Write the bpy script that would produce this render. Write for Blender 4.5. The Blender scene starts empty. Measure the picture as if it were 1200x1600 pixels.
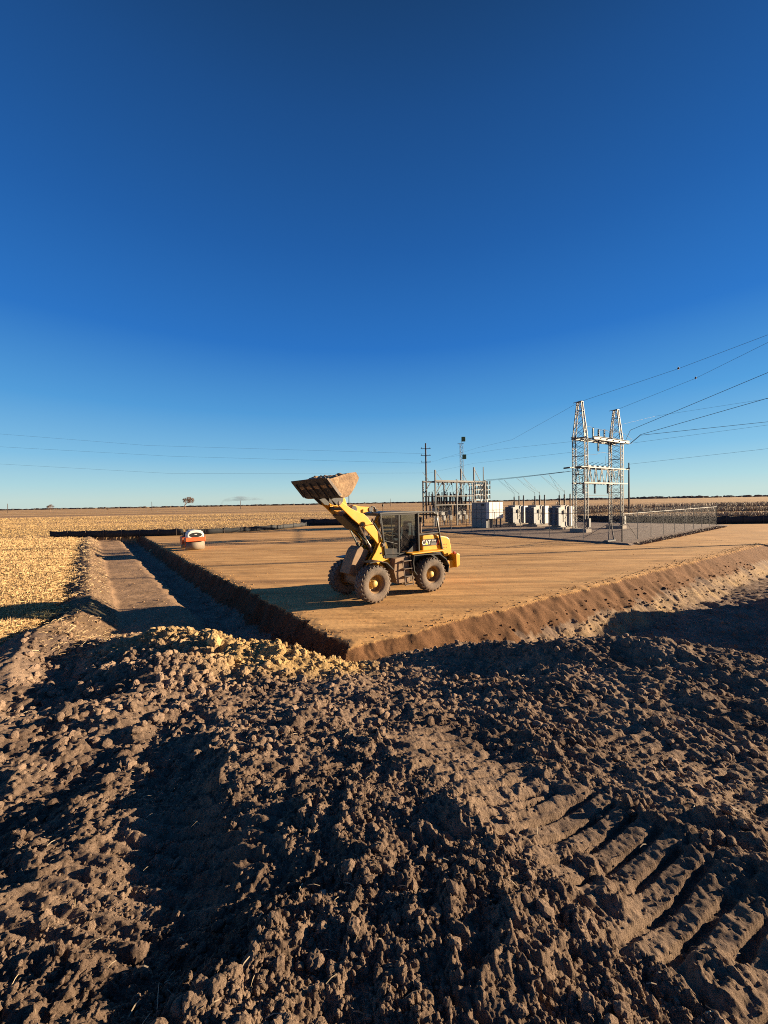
import bpy, bmesh, math, random
import numpy as np
from mathutils import Vector, Matrix
random.seed(7); RNG=np.random.RandomState(11)
R=math.radians
S=bpy.context.scene
COL=S.collection
# ------------------------------------------------------------------ camera
F=600.; ROLL=R(1.03); PITCH=R(1.43); EYE=Vector((0,0,3.5))
fw=Vector((0,math.cos(PITCH),-math.sin(PITCH))); u0=Vector((0,math.sin(PITCH),math.cos(PITCH))); r0=Vector((1,0,0))
rt=r0*math.cos(ROLL)-u0*math.sin(ROLL); up=u0*math.cos(ROLL)+r0*math.sin(ROLL)
cam=bpy.data.cameras.new('camera'); co=bpy.data.objects.new('camera',cam); COL.objects.link(co)
co.matrix_world=Matrix(((rt.x,up.x,-fw.x,EYE.x),(rt.y,up.y,-fw.y,EYE.y),(rt.z,up.z,-fw.z,EYE.z),(0,0,0,1)))
cam.sensor_fit='VERTICAL'; cam.sensor_height=24; cam.lens=24*F/1600; cam.clip_end=30000; cam.clip_start=.05
S.camera=co
def ray(x,y): return fw+rt*((x-600)/F)+up*((800-y)/F)
def gnd(x,y,z=0.):
    v=ray(x,y); return EYE+v*((z-EYE.z)/v.z)
def atY(x,y,Y):
    v=ray(x,y); return EYE+v*(Y/v.y)
# ------------------------------------------------------------------ light
SUN_AZ=R(90-8.5); SUN_EL=R(13.2)
sd=Vector((math.sin(SUN_AZ)*math.cos(SUN_EL),math.cos(SUN_AZ)*math.cos(SUN_EL),math.sin(SUN_EL)))
sl=bpy.data.lights.new('sun','SUN'); sl.energy=5.0; sl.angle=R(.5); sl.color=(1,.79,.53)
so=bpy.data.objects.new('sun',sl); COL.objects.link(so); so.rotation_euler=sd.to_track_quat('Z','Y').to_euler()
W=bpy.data.worlds.new('World'); S.world=W; W.use_nodes=True
nt=W.node_tree; nt.nodes.clear()
sky=nt.nodes.new('ShaderNodeTexSky'); sky.sky_type='NISHITA'; sky.sun_disc=False
sky.sun_elevation=SUN_EL; sky.sun_rotation=SUN_AZ; sky.air_density=1.0; sky.dust_density=.25; sky.ozone_density=3.0; sky.altitude=0
EXPO=1.65
def lin(c): return tuple((v/255/12.92 if v/255<=.04045 else ((v/255+.055)/1.055)**2.4) for v in c)
geo=nt.nodes.new('ShaderNodeTexCoord'); sep=nt.nodes.new('ShaderNodeSeparateXYZ'); nt.links.new(geo.outputs['Generated'],sep.inputs[0])
rmp=nt.nodes.new('ShaderNodeValToRGB'); rmp.color_ramp.interpolation='B_SPLINE' if False else 'LINEAR'
SKYC=[(-.02,(192,206,198)),(.015,(186,208,203)),(.045,(165,203,211)),(.107,(126,184,218)),(.219,(82,154,213)),(.365,(46,117,197)),(.54,(36,97,171)),(.70,(31,81,144)),(.80,(27,66,115)),(1.,(22,54,97))]
el=rmp.color_ramp.elements
while len(el)<len(SKYC): el.new(.5)
mr=nt.nodes.new('ShaderNodeMapRange'); mr.inputs['From Min'].default_value=-.02; nt.links.new(sep.outputs[2],mr.inputs[0])
for e,(p,c) in zip(el,SKYC): e.position=(p+.02)/1.02; e.color=(*lin(c),1)
nt.links.new(mr.outputs[0],rmp.inputs[0])
bw=nt.nodes.new('ShaderNodeRGBToBW'); nt.links.new(sky.outputs[0],bw.inputs[0])
pw=nt.nodes.new('ShaderNodeMath'); pw.operation='POWER'; pw.inputs[1].default_value=.12; nt.links.new(bw.outputs[0],pw.inputs[0])
vm=nt.nodes.new('ShaderNodeVectorMath'); vm.operation='SCALE'; nt.links.new(rmp.outputs[0],vm.inputs[0]); nt.links.new(pw.outputs[0],vm.inputs['Scale'])
bg=nt.nodes.new('ShaderNodeBackground'); bg.inputs[1].default_value=.93/2**EXPO
wo=nt.nodes.new('ShaderNodeOutputWorld')
nt.links.new(vm.outputs[0],bg.inputs[0]); nt.links.new(bg.outputs[0],wo.inputs[0])
S.view_settings.view_transform='Standard'; S.view_settings.look='None'; S.view_settings.exposure=EXPO; S.view_settings.gamma=1
S.render.engine='CYCLES'; S.cycles.use_denoising=False; S.cycles.filter_width=1.0; S.cycles.max_bounces=5; S.cycles.diffuse_bounces=2; S.cycles.transparent_max_bounces=12
# ------------------------------------------------------------------ materials
def node(nt,t,**k):
    n=nt.nodes.new(t)
    for a,b in k.items():
        if a in n.inputs: n.inputs[a].default_value=b
        else: setattr(n,a,b)
    return n
def mat(name,col,rough=.6,metal=0.,var=.25,vscale=6.,dust=0.,dustcol=(.36,.23,.13),bump=0.,bscale=60.,spec=.5):
    m=bpy.data.materials.new(name); m.use_nodes=True; t=m.node_tree; b=t.nodes['Principled BSDF']
    b.inputs['Roughness'].default_value=rough; b.inputs['Metallic'].default_value=metal; b.inputs['Specular IOR Level'].default_value=spec
    tc=node(t,'ShaderNodeTexCoord'); nz=node(t,'ShaderNodeTexNoise',Scale=vscale,Detail=6.,Roughness=.65); t.links.new(tc.outputs['Object'],nz.inputs['Vector'])
    mx=node(t,'ShaderNodeMix',data_type='RGBA'); mx.inputs['A'].default_value=(*[c*(1-var) for c in col],1); mx.inputs['B'].default_value=(*[min(1,c*(1+var)) for c in col],1)
    mr=node(t,'ShaderNodeMapRange'); mr.inputs['From Min'].default_value=.3; mr.inputs['From Max'].default_value=.7
    t.links.new(nz.outputs[0],mr.inputs[0]); t.links.new(mr.outputs[0],mx.inputs['Factor'])
    out=mx.outputs['Result']
    if dust>0:
        n2=node(t,'ShaderNodeTexNoise',Scale=2.3,Detail=8.,Roughness=.7); t.links.new(tc.outputs['Object'],n2.inputs['Vector'])
        r2=node(t,'ShaderNodeMapRange'); r2.inputs['From Min'].default_value=.62-dust*.45; r2.inputs['From Max'].default_value=.85-dust*.3; r2.inputs['To Max'].default_value=min(1,.45+dust*.5)
        t.links.new(n2.outputs[0],r2.inputs[0])
        m2=node(t,'ShaderNodeMix',data_type='RGBA'); m2.inputs['B'].default_value=(*dustcol,1)
        t.links.new(out,m2.inputs['A']); t.links.new(r2.outputs[0],m2.inputs['Factor']); out=m2.outputs['Result']
    t.links.new(out,b.inputs['Base Color'])
    if bump>0:
        n3=node(t,'ShaderNodeTexNoise',Scale=bscale,Detail=5.); t.links.new(tc.outputs['Object'],n3.inputs['Vector'])
        bp=node(t,'ShaderNodeBump',Strength=min(1,bump),Distance=.02); t.links.new(n3.outputs[0],bp.inputs['Height']); t.links.new(bp.outputs[0],b.inputs['Normal'])
    return m
M={}
M['yellow']=mat('yellow_paint',(.70,.30,.006),.45,0,.12,4,.12)
M['hubpaint']=mat('hub_paint',(.52,.33,.08),.6,0,.2,9,.35,dustcol=(.30,.20,.11))
M['rimpaint']=mat('rim_paint',(.26,.145,.045),.65,0,.25,7,.55,dustcol=(.14,.08,.045))
M['darkpaint']=mat('black_paint',(.014,.014,.015),.45,0,.3,5,.10,dustcol=(.14,.09,.055))
M['frame_dusty']=mat('dusty_frame',(.16,.095,.045),.75,0,.35,5,.7,dustcol=(.26,.165,.095))
M['steel']=mat('worn_steel',(.10,.085,.075),.5,.4,.4,7,.45,dustcol=(.25,.16,.10))
M['bucketsteel']=mat('bucket_steel',(.045,.045,.047),.5,.2,.4,6,.08,dustcol=(.14,.10,.07))
M['bucketside']=mat('dirt_caked_steel',(.34,.22,.12),.9,0,.45,5,.6,dustcol=(.17,.10,.06),bump=1,bscale=14)
M['chrome']=mat('chrome_rod',(.75,.74,.72),.18,1,.05)
M['rubber']=mat('dusty_rubber',(.06,.05,.042),.85,0,.3,9,.75,dustcol=(.185,.13,.09),bump=.6,bscale=50)
M['rubberdark']=mat('black_rubber',(.02,.02,.02),.8)
M['seat']=mat('seat_fabric',(.05,.05,.055),.9)
M['navy']=mat('navy_cloth',(.025,.035,.05),.9)
M['skin']=mat('skin',(.42,.24,.16),.6,0,.08)
M['hair']=mat('dark_hair',(.02,.015,.012),.7)
M['decalblack']=mat('decal_black',(.015,.015,.016),.4,0,.05)
M['white']=mat('white_paint',(.60,.58,.54),.5,0,.06,3,.05)
M['decalyellow']=mat('decal_yellow',(.85,.55,.03),.4,0,.05)
M['decalred']=mat('decal_red',(.5,.05,.03),.4,0,.05)
M['galv']=mat('galvanised_steel',(.112,.111,.110),.6,.1,.2,8,.1)
M['galvdark']=mat('weathered_galvanised',(.075,.075,.08),.6,.1,.2,8,.1)
M['graydark']=mat('dull_grey_enamel',(.28,.27,.25),.6,0,.1,3,.1)
M['gray']=mat('grey_enamel',(.20,.20,.195),.5,0,.08,3,.08)
M['radiator']=mat('radiator_enamel',(.20,.22,.245),.5,0,.06,3)
M['porcelain']=mat('brown_porcelain',(.035,.028,.026),.35,0,.15)
M['greyporc']=mat('grey_porcelain',(.05,.055,.06),.35,0,.12)
M['concrete']=mat('concrete',(.27,.23,.19),.9,0,.15,6,.2,bump=.4)
M['wood']=mat('weathered_pole_wood',(.075,.055,.045),.9,0,.3,10)
M['wire']=mat('conductor',(.06,.06,.065),.6,.3,.05)
M['fabric']=mat('silt_fabric',(.012,.013,.015),.75,0,.3,2,.08,dustcol=(.08,.06,.045))
M['orange']=mat('orange_paint',(.62,.10,.025),.45,0,.1,5,.2)
M['drum']=mat('dusty_drum_steel',(.21,.17,.125),.7,0,.12,5,.4,dustcol=(.27,.19,.12))
M['green']=mat('green_antenna',(.06,.13,.05),.6)
M['twig']=mat('twigs',(.20,.12,.08),.95,0,.3,2)
M['scrub']=mat('dry_scrub',(.17,.125,.08),.95,0,.35,.4)
M['stone']=mat('pale_clay_stone',(.30,.24,.17),.95,0,.3,8,.3,dustcol=(.14,.10,.07),bump=1,bscale=40)
M['claylump']=mat('yellow_clay_lump',(.42,.29,.12),.95,0,.25,8,.2,dustcol=(.2,.13,.08),bump=1,bscale=35)
M['heap']=mat('heaped_earth',(.36,.23,.12),.95,0,.3,9,.2,bump=1,bscale=30)
def glassmat():
    m=bpy.data.materials.new('tinted_glass'); m.use_nodes=True; t=m.node_tree; t.nodes.clear()
    o=node(t,'ShaderNodeOutputMaterial'); tr=node(t,'ShaderNodeBsdfTransparent'); tr.inputs[0].default_value=(.60,.68,.68,1)
    gl=node(t,'ShaderNodeBsdfGlossy'); gl.inputs['Roughness'].default_value=.02; gl.inputs[0].default_value=(.9,.95,1,1)
    tc=node(t,'ShaderNodeTexCoord'); nz=node(t,'ShaderNodeTexNoise',Scale=3.,Detail=6.); t.links.new(tc.outputs['Object'],nz.inputs['Vector'])
    df=node(t,'ShaderNodeBsdfDiffuse'); df.inputs[0].default_value=(.35,.28,.2,1)
    fr=node(t,'ShaderNodeFresnel',IOR=1.5); mx=node(t,'ShaderNodeMixShader'); mx2=node(t,'ShaderNodeMixShader')
    ad=node(t,'ShaderNodeMath',operation='MULTIPLY_ADD'); ad.inputs[1].default_value=1.0; ad.inputs[2].default_value=.0
    t.links.new(fr.outputs[0],ad.inputs[0]); t.links.new(ad.outputs[0],mx.inputs[0]); t.links.new(tr.outputs[0],mx.inputs[1]); t.links.new(gl.outputs[0],mx.inputs[2])
    mr=node(t,'ShaderNodeMapRange'); mr.inputs['From Min'].default_value=.52; mr.inputs['From Max'].default_value=.8; mr.inputs['To Max'].default_value=.10
    t.links.new(nz.outputs[0],mr.inputs[0]); t.links.new(mr.outputs[0],mx2.inputs[0]); t.links.new(mx.outputs[0],mx2.inputs[1]); t.links.new(df.outputs[0],mx2.inputs[2])
    t.links.new(mx2.outputs[0],o.inputs[0]); return m
M['glass']=glassmat()
# ------------------------------------------------------------------ mesh builder
class MB:
    def __init__(s): s.v=[]; s.f=[]; s.sm=[]
    def add(s,vs,fs,smooth=False):
        o=len(s.v); s.v+= [tuple(p) for p in vs]; s.f+=[tuple(i+o for i in f) for f in fs]; s.sm+=[smooth]*len(fs)
    def box(s,c,d,rot=None):
        x,y,z=[a/2 for a in d]; vs=[Vector((i*x,j*y,k*z)) for k in(-1,1) for j in(-1,1) for i in(-1,1)]
        if rot is not None: vs=[rot@v for v in vs]
        c=Vector(c); s.add([v+c for v in vs],[(0,2,3,1),(4,5,7,6),(0,1,5,4),(2,6,7,3),(0,4,6,2),(1,3,7,5)]); return s
    def bar(s,p,q,w,h=None,upv=None):
        p=Vector(p);q=Vector(q);h=h or w; d=q-p; L=d.length
        if L<1e-6: return s
        z=d/L; a=Vector(upv) if upv is not None else (Vector((0,0,1)) if abs(z.z)<.95 else Vector((1,0,0)))
        x=a.cross(z).normalized(); y=z.cross(x)
        s.box((p+q)/2,(w,h,L),Matrix((x,y,z)).transposed()); return s
    def cyl(s,p,q,r,r2=None,n=12,caps=True):
        p=Vector(p);q=Vector(q);r2=r if r2 is None else r2; z=(q-p).normalized(); a=Vector((0,0,1)) if abs(z.z)<.95 else Vector((1,0,0))
        x=a.cross(z).normalized(); y=z.cross(x); vs=[];fs=[]
        for k in range(n):
            t=2*math.pi*k/n; d=x*math.cos(t)+y*math.sin(t); vs+= [p+d*r,q+d*r2]
        for k in range(n): a0=2*k;b0=2*((k+1)%n); fs.append((a0,b0,b0+1,a0+1))
        s.add(vs,fs,n>6)
        if caps: s.add([vs[2*k] for k in range(n)][::-1]+[vs[2*k+1] for k in range(n)],[tuple(range(n)),tuple(range(n,2*n))])
        return s
    def lathe(s,prof,n=32,axis='Y',c=(0,0,0),smooth=True,closed=False):
        vs=[];fs=[];m=len(prof);c=Vector(c)   # prof: (radius, along)
        for k in range(n):
            t=2*math.pi*k/n; a,b=math.cos(t),math.sin(t)
            for r,h in prof:
                p={'Y':(r*a,h,r*b),'Z':(r*a,r*b,h),'X':(h,r*a,r*b)}[axis]; vs.append(Vector(p)+c)
        for k in range(n):
            k2=(k+1)%n
            for i in range(m if closed else m-1):
                j=(i+1)%m; fs.append((k*m+i,k*m+j,k2*m+j,k2*m+i))
        s.add(vs,fs,smooth); return s
    def prism(s,poly,y0,y1,plane='XZ'):
        n=len(poly); g={'XZ':lambda a,b,h:(a,h,b),'XY':lambda a,b,h:(a,b,h),'YZ':lambda a,b,h:(h,a,b)}[plane]
        vs=[g(a,b,y0) for a,b in poly]+[g(a,b,y1) for a,b in poly]
        s.add(vs,[tuple(range(n))[::-1],tuple(range(n,2*n))]+[(i,(i+1)%n,(i+1)%n+n,i+n) for i in range(n)]); return s
    def tube(s,pts,r,n=8):
        pts=[Vector(p) for p in pts]; rs=r if isinstance(r,(list,tuple)) else [r]*len(pts); vs=[];fs=[]
        for i,p in enumerate(pts):
            d=(pts[min(i+1,len(pts)-1)]-pts[max(i-1,0)]).normalized(); a=Vector((0,0,1)) if abs(d.z)<.9 else Vector((1,0,0)); x=a.cross(d).normalized(); y=d.cross(x)
            for k in range(n): t=2*math.pi*k/n; vs.append(p+(x*math.cos(t)+y*math.sin(t))*rs[i])
        for i in range(len(pts)-1):
            for k in range(n): k2=(k+1)%n; fs.append((i*n+k,i*n+k2,(i+1)*n+k2,(i+1)*n+k))
        s.add(vs,fs,n>4); s.add(vs[:n][::-1]+vs[-n:],[tuple(range(n)),tuple(range(n,2*n))]); return s
    def ball(s,c,r,n=12,sc=(1,1,1)):
        pr=[(max(1e-4,math.sin(math.pi*i/8))*r,-math.cos(math.pi*i/8)*r) for i in range(9)]
        o=len(s.v); s.lathe(pr,n,'Z'); c=Vector(c)
        for i in range(o,len(s.v)): v=s.v[i]; s.v[i]=(v[0]*sc[0]+c.x,v[1]*sc[1]+c.y,v[2]*sc[2]+c.z)
        return s
    def build(s,name,m,parent=None,bevel=0,label=None):
        me=bpy.data.meshes.new(name); me.from_pydata(s.v,[],s.f); me.polygons.foreach_set('use_smooth',s.sm)
        bm=bmesh.new(); bm.from_mesh(me); bmesh.ops.recalc_face_normals(bm,faces=bm.faces); bm.to_mesh(me); bm.free()
        me.materials.append(M[m] if isinstance(m,str) else m); me.update()
        o=bpy.data.objects.new(name,me); COL.objects.link(o)
        if parent: o.parent=parent
        if bevel:
            b=o.modifiers.new('bevel','BEVEL'); b.width=bevel; b.segments=2; b.limit_method='ANGLE'; b.angle_limit=R(35)
        if label: o['label']=label
        return o
def tag(o,label=None,cat=None,group=None,kind=None):
    if label: o['label']=label
    if cat: o['category']=cat
    if group: o['group']=group
    if kind: o['kind']=kind
    return o
def empty(name,loc,rz=0.,label=None,cat=None,group=None):
    o=bpy.data.objects.new(name,None); COL.objects.link(o); o.location=loc; o.rotation_euler=(0,0,rz); o.empty_display_size=.3
    return tag(o,label,cat,group)
def copy_tree(o,parent=None):
    c=o.copy(); COL.objects.link(c)
    if parent: c.parent=parent
    for ch in [x for x in list(COL.objects) if x.parent==o]: copy_tree(ch,c)
    return c
# ------------------------------------------------------------------ noise
_T=RNG.rand(8,4096); _A=RNG.rand(4096)*2*math.pi; _GX=np.cos(_A); _GY=np.sin(_A)
def hsh(ix,iy,s): 
    a=(ix.astype(np.int64)*73856093)^(iy.astype(np.int64)*19349663)^(s*83492791); a=(a^(a>>13))*1274126177; return (a^(a>>16))&4095
def perlin(x,y,s=0):
    ix=np.floor(x);iy=np.floor(y);fx=x-ix;fy=y-iy;u=fx*fx*fx*(fx*(fx*6-15)+10);v=fy*fy*fy*(fy*(fy*6-15)+10)
    def g(a,b): h=hsh(ix+a,iy+b,s); return _GX[h]*(fx-a)+_GY[h]*(fy-b)
    n0=g(0,0)*(1-u)+g(1,0)*u; n1=g(0,1)*(1-u)+g(1,1)*u
    return (n0*(1-v)+n1*v)*1.5
def fbm(x,y,s=0,o=4,r=.5):
    t=0;a=1.;n=0
    for k in range(o): t=t+a*perlin(x*2**k,y*2**k,s+k); n+=a; a*=r
    return t/n
def clods(x,y,sc,s,rmin=.25,rmax=.62,dens=.85):
    X=x/sc;Y=y/sc; ix=np.floor(X);iy=np.floor(Y);h=np.zeros_like(x)
    for a in(-1,0,1):
        for b in(-1,0,1):
            k=hsh(ix+a,iy+b,s); cx=ix+a+.1+.8*_T[0][k]; cy=iy+b+.1+.8*_T[1][k]; r=(rmin+(rmax-rmin)*_T[2][k]**1.5)*(_T[3][k]<dens)
            dx=X-cx;dy=Y-cy; q=1+.5*_T[4][k]; th=_T[5][k]*6.28; c=np.cos(th);sn=np.sin(th)
            d2=(dx*c+dy*sn)**2*q+(dy*c-dx*sn)**2/q
            u=dx*c+dy*sn; v=(dy*c-dx*sn)*q; au=np.abs(u);av=np.abs(v); dd=np.maximum(np.maximum(au,av),(au+av)*.74)
            fac=np.minimum(np.maximum(0,r-dd)*1.5,np.maximum(0,r*.75+(_T[7][k]-.5)*1.1*u+(_T[4][k]-.5)*.9*v))*(dd<r)
            rnd=np.sqrt(np.maximum(0,r*r-d2))*.85
            h=np.maximum(h,np.where(_T[7][k]<.6,fac,rnd)*(.7+.6*_T[6][k]))
    return h*sc
def ss(a,b,x): t=np.clip((x-a)/(b-a),0,1); return t*t*(3-2*t)
def ga(x,y,cx,cy,rx,ry,th=0.):
    c,s=math.cos(th),math.sin(th); dx=x-cx;dy=y-cy; return np.exp(-((dx*c+dy*s)/rx)**2-((dy*c-dx*s)/ry)**2)
# ------------------------------------------------------------------ ground plan
CX,CY=-.92,9.3; E1=(.838,.545); E2=(-.609,.793)
def st(x,y):
    dx=x-CX;dy=y-CY
    return dx*.545-dy*.838, dx*-.793-dy*.609, dx*.838+dy*.545, dx*-.609+dy*.793   # s1,s2,t1,t2
def farline(x): return np.interp(x,[-90,-39,-24,-14.5,-12,0,12,29,42,60,120],[46,46,46,53,61,63,61,57.5,48.5,46,44])
def track(x,y,cx,cy,ax,ay,half,l0,l1):
    bx,by=ay*-1,ax; ca=(x-cx)*ax+(y-cy)*ay; cb=(x-cx)*bx+(y-cy)*by
    m=ss(half+.08,half-.04,np.abs(cb)+.05*perlin(x*5,y*5,71))*ss(l0-.1,l0+.05,ca)*ss(l1+.1,l1-.05,ca); return m,ca,cb
def terrain(x,y,fine=True):
    x=np.asarray(x,float);y=np.asarray(y,float); s1,s2,t1,t2=st(x,y); r=np.hypot(x,y)
    wob=perlin(x*.6,y*.6,5)*.12+perlin(x*2.2,y*2.2,6)*.07
    wig=wob+.16*perlin(x*1.7,y*1.7,7)*ss(16,9,y)+.05*perlin(x*6,y*6,7)*ss(16,9,y)+.18*np.exp(-((t2-7)/5)**2)*(s2>-3)          # the left edge bows in a little
    rag=.10*perlin(x*2.3,y*2.3,57)*ss(40,14,r)+.03*perlin(x*8,y*8,58)*ss(14,8,r); a1=s1+wob*1.0*ss(45,8,r)+rag; a2=s2+wig*1.0+1.4*rag
    d=np.maximum(a1,a2)
    far=y>farline(x)
    # foreground spoil bank
    P=1.8-.226*y+.045*perlin(x*.45,y*.45,1)*2+.07*perlin(x*1.1,y*1.1,2)
    P=P+.42*ss(-.05,.75,x/np.maximum(y,1))*ss(3.2,7.5,y)*(x>-1)-(.05*np.maximum(x,0)-.11*np.minimum(x+.5,0))*ss(6,2.5,y)
    yc=9.7-.42*np.clip(x,0,12)+.25*perlin(x*.8,y*0+3,8)
    P=P+.40*np.exp(-((y-yc+.45)/.8)**2)*ss(-1.0,3.2,x)*ss(7,3.5,x)+.10*clods(x,y,.8,66)*ss(5,7,y)*ss(-.5,.5,x)
    P=np.maximum(P,-.4) if False else P
    # right hollow
    fl=-.45-.85*ss(1,6,t1)-.35*np.exp(-((y-yc-3.2)/2.)**2)*ss(2,5,x)+.12*perlin(x*.35,y*.35,9)+.35*ss(1.5,6,s1)*ss(12,20,y)
    wR=ss(0,1.7,y-yc)
    GR=P*(1-wR)+fl*wR
    GR=GR+ (2.7+.3*perlin(x*.3,y*.3,12))*ss(15.8,19.5,x+.25*perlin(x*.4,y*.7,4)*2)*ss(40,26,x)*ss(7,9.5,y)*ss(17.6,15.8,y+.3*perlin(x*.5,y*.5,14))
    GR=GR+.22*clods(x,y,2.2,40)*ss(15,17,y)*1.2
    # left: ditch, haul lane, berm, field
    s2e=s2-1.3*ss(13.5,8.5,y)*ss(3,4.5,s2)
    pr=np.interp(s2e+.12*perlin(x*.9,y*.9,15),[0,.9,1.55,2.05,2.3,4.1,4.5,5.0,5.35,5.9,6.5,9],[-.75,-.95,-.9,-.55,-.47,-.45,-.18,.16,.1,-.14,-.02,0.])
    pr=pr+.05*perlin(x*.7,y*.7,16)
    wL=np.maximum(ss(8.4,10.6,y+.2*perlin(x,y,17)),ss(6.9,8.0,y+.25*perlin(x,y,17))*ss(3.6,4.4,s2e))
    PL=np.where(x<-6,np.minimum(P,P*.0+1.8-.226*y+ (0)),P)
    PL=PL-.32*ga(x,y,-6.1,6.3,1.5,.7,.3)-.08*ga(x,y,-3.3,4.0,.55,1.6,-.35)
    GL=PL*(1-wL)+pr*wL
    GL=GL+.60*ga(x,y,-6.3,9.75,3.0,.85,-.12)+.38*ga(x,y,-4.2,9.1,2.2,.85,-.12)+.50*ga(x,y,-4.3,7.5,1.3,.7)+.16*clods(x,y,.9,67)*ga(x,y,-4.6,8.3,3.2,1.6)+.28*ga(x,y,-2.3,8.3,1.1,.8)
    GL=GL-.45*ga(x,y,-1.7,10.3,1.2,.9)*(d>0)
    # ridge of clods and the scraped furrow left of it
    rx=-.55-(y-1.7)*.49; GL=GL+.06*np.exp(-((x-rx)/.30)**2)*ss(1.2,2,y)*ss(5.4,4,y)-.07*np.exp(-((x-rx+.62)/.36)**2)*ss(1.2,2,y)*ss(5,3.8,y)
    G=np.where(s1>-.0001, 0,0)
    wm=ss(-1.3,.4,x); G=GL*(1-wm)+GR*wm
    G=np.where((s2>0)&(s1<-3),GL,G)
    G=np.where(far,np.where((s2>6)|(x>-60),0.02*perlin(x*.05,y*.05,3),0),G)
    # pad with its cut faces
    slope=np.where(a1>a2,.80,1.7)
    zp=-np.maximum(0,d-.02)*slope; inside=(d<.02)&(~far)
    edge=-.03*ss(-.3,.02,d)
    soil=(~inside)&(~far)&((s2e<6.1+.4*perlin(x*.5,y*.5,19))|(y<7.6))
    H=np.where(inside,edge,np.maximum(G,zp)); H=np.where(far,G,H)
    side=(d>=.02)&(zp>=G)&(~far)
    # roughness
    tm1,ca1,cb1=track(x,y,1.52,2.48,.50,-.866,.54,-.7,1.15)
    tm2,ca2,cb2=track(x,y,.75,3.75,.42,-.9,.45,-.9,.9)
    tm3,ca3,cb3=track(x,y,-1.45,2.5,.88,-.2,.5,-.7,.5)
    tm4,ca4,cb4=track(x,y,2.9,3.6,.47,-.88,.42,-.8,.8)
    tm1=tm1*(1-.75*ss(.12,.42,perlin(x*2.6,y*2.6,53))); TM=np.maximum(np.maximum(tm1,tm4*.7),np.maximum(tm2*.65,tm3*.75))
    if fine:
        near=ss(60,30,r)
        wx=x+.06*perlin(x*4,y*4,20)+.015*perlin(x*17,y*17,22); wy=y+.06*perlin(x*4+9,y*4,21)+.015*perlin(x*17+5,y*17,23)
        pm=.55+.45*ss(-.35,.3,perlin(x*.9,y*.9,24))
        vm=ss(-.30,.30,perlin(x*1.9,y*1.9,26)); vm2=ss(-.25,.35,perlin(x*3.7,y*3.7,27)); rg=1-np.abs(fbm(wx*3.1,wy*3.1,28,3,.5))*2.6
        c=.36*clods(wx,wy,.42,30)*pm+.045*np.clip(rg,0,1)**2+.46*clods(wx,wy,.15,31)*vm+.66*clods(wx,wy,.068,32)*(.35+.75*vm2)+1.0*clods(wx,wy,.034,33,dens=.75)*(.5+.5*vm)+1.0*clods(wx,wy,.018,36,dens=.6)*ss(5,2.5,r)
        c=c+.035*fbm(x*5,y*5,34,4,.55)-.05*np.abs(fbm(x*9,y*9,39,5,.62))+.010*perlin(x*45,y*45,38)*ss(7,3,r)
        big=ga(x,y,-3.9,8.2,2.9,1.8)+.6*ga(x,y,-3.2,5.,2.2,1.6)
        c=c+.42*clods(wx,wy,.6,35)*np.clip(big,0,1)
        lane=(s2>1.9)&(s2<4.4)&(y>10.2)&(s1<0)
        amp=np.where(lane,.26,1.)*np.where((s2>4.2)&(s1<-2),.75,1.)*np.where((s2>0)&(s2<2)&(y>10.5)&(s1<0),.55,1.)
        amp=np.where(side,np.where(a1>a2,.24+.6*ss(.55+.3*wob,1.1,a1),.34),amp)*(1-.76*TM)
        bars=(.024-.046*np.clip((np.abs(((ca1+.012*perlin(x*4,y*4,50))/.165)%1-.5)-.31)*11,0,1)-.02*np.clip(perlin(x*3,y*3,52)*2,0,1))*tm1
        bars=bars+(.015-.036*np.clip((np.abs((ca2/.185)%1-.5)-.3)*9,0,1))*tm2*.8+(.015-.04*np.abs((cb3/.12)%1-.5)*2)*tm3+(.015-.036*np.clip((np.abs((ca4/.185)%1-.5)-.2)*8,0,1))*tm4*.8
        H=np.where(soil,H+(c*.92*amp-.05)*near+bars*.95+.012*TM*fbm(x*12,y*12,51,3),H)
        lit=inside; H=np.where(lit,H+.006*perlin(t1(x,y)*.7 if False else x*1.3,y*4,60)+.004*perlin(x*9,y*9,61)*ss(25,8,r),H)
        # ragged lip on the left edge
        H=np.where(inside&(d>-.35)&(a2>a1),H+.10*clods(x,y,.3,62)*ss(-.3,0,d),H)
    fld=(~soil)&(~inside)
    H=np.where(fld&(~far)&fine,H+.03*perlin(x*3,y*3,63)+.02*perlin(x*9,y*9,64),H)
    # colour of the material itself
    n1=fbm(x*.8,y*.8,80,4,.6); n2=perlin(x*7,y*7,85)
    k=np.clip(.5+.9*n1+.25*n2,0,1)[...,None]
    dark=np.array((.138,.092,.066)); lite=np.array((.310,.215,.150)); C=dark*(1-k)+lite*k
    clay=np.clip(1.6*ga(x,y,-2.3,8.35,1.5,.95,-.15)+.9*ga(x,y,-1.1,8.5,.8,.6)+.8*ga(x,y,-4.8,9.4,2.4,.6)+.35*n1,0,1)*ss(-.1,.5,ga(x,y,-3.0,8.7,3.0,1.4)*1.5)
    clay=np.maximum(clay,np.where((a1>.5)&(t1_(x,y)>1.5),np.exp(-((a1-1.3-.5*n1)/.42)**2)*np.clip(.35+1.2*n1,0,.6),0))[...,None]
    s2e=s2-1.3*ss(13.5,8.5,y)*ss(3,4.5,s2); C=C*(1-clay)+np.array((.41,.272,.120))*clay
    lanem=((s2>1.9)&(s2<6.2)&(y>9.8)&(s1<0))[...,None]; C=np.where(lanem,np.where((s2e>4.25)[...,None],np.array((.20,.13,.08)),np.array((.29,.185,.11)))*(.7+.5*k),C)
    sc_=np.where((a1>a2)[...,None],np.array((.155,.078,.037)),np.array((.11,.052,.027)))
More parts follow.
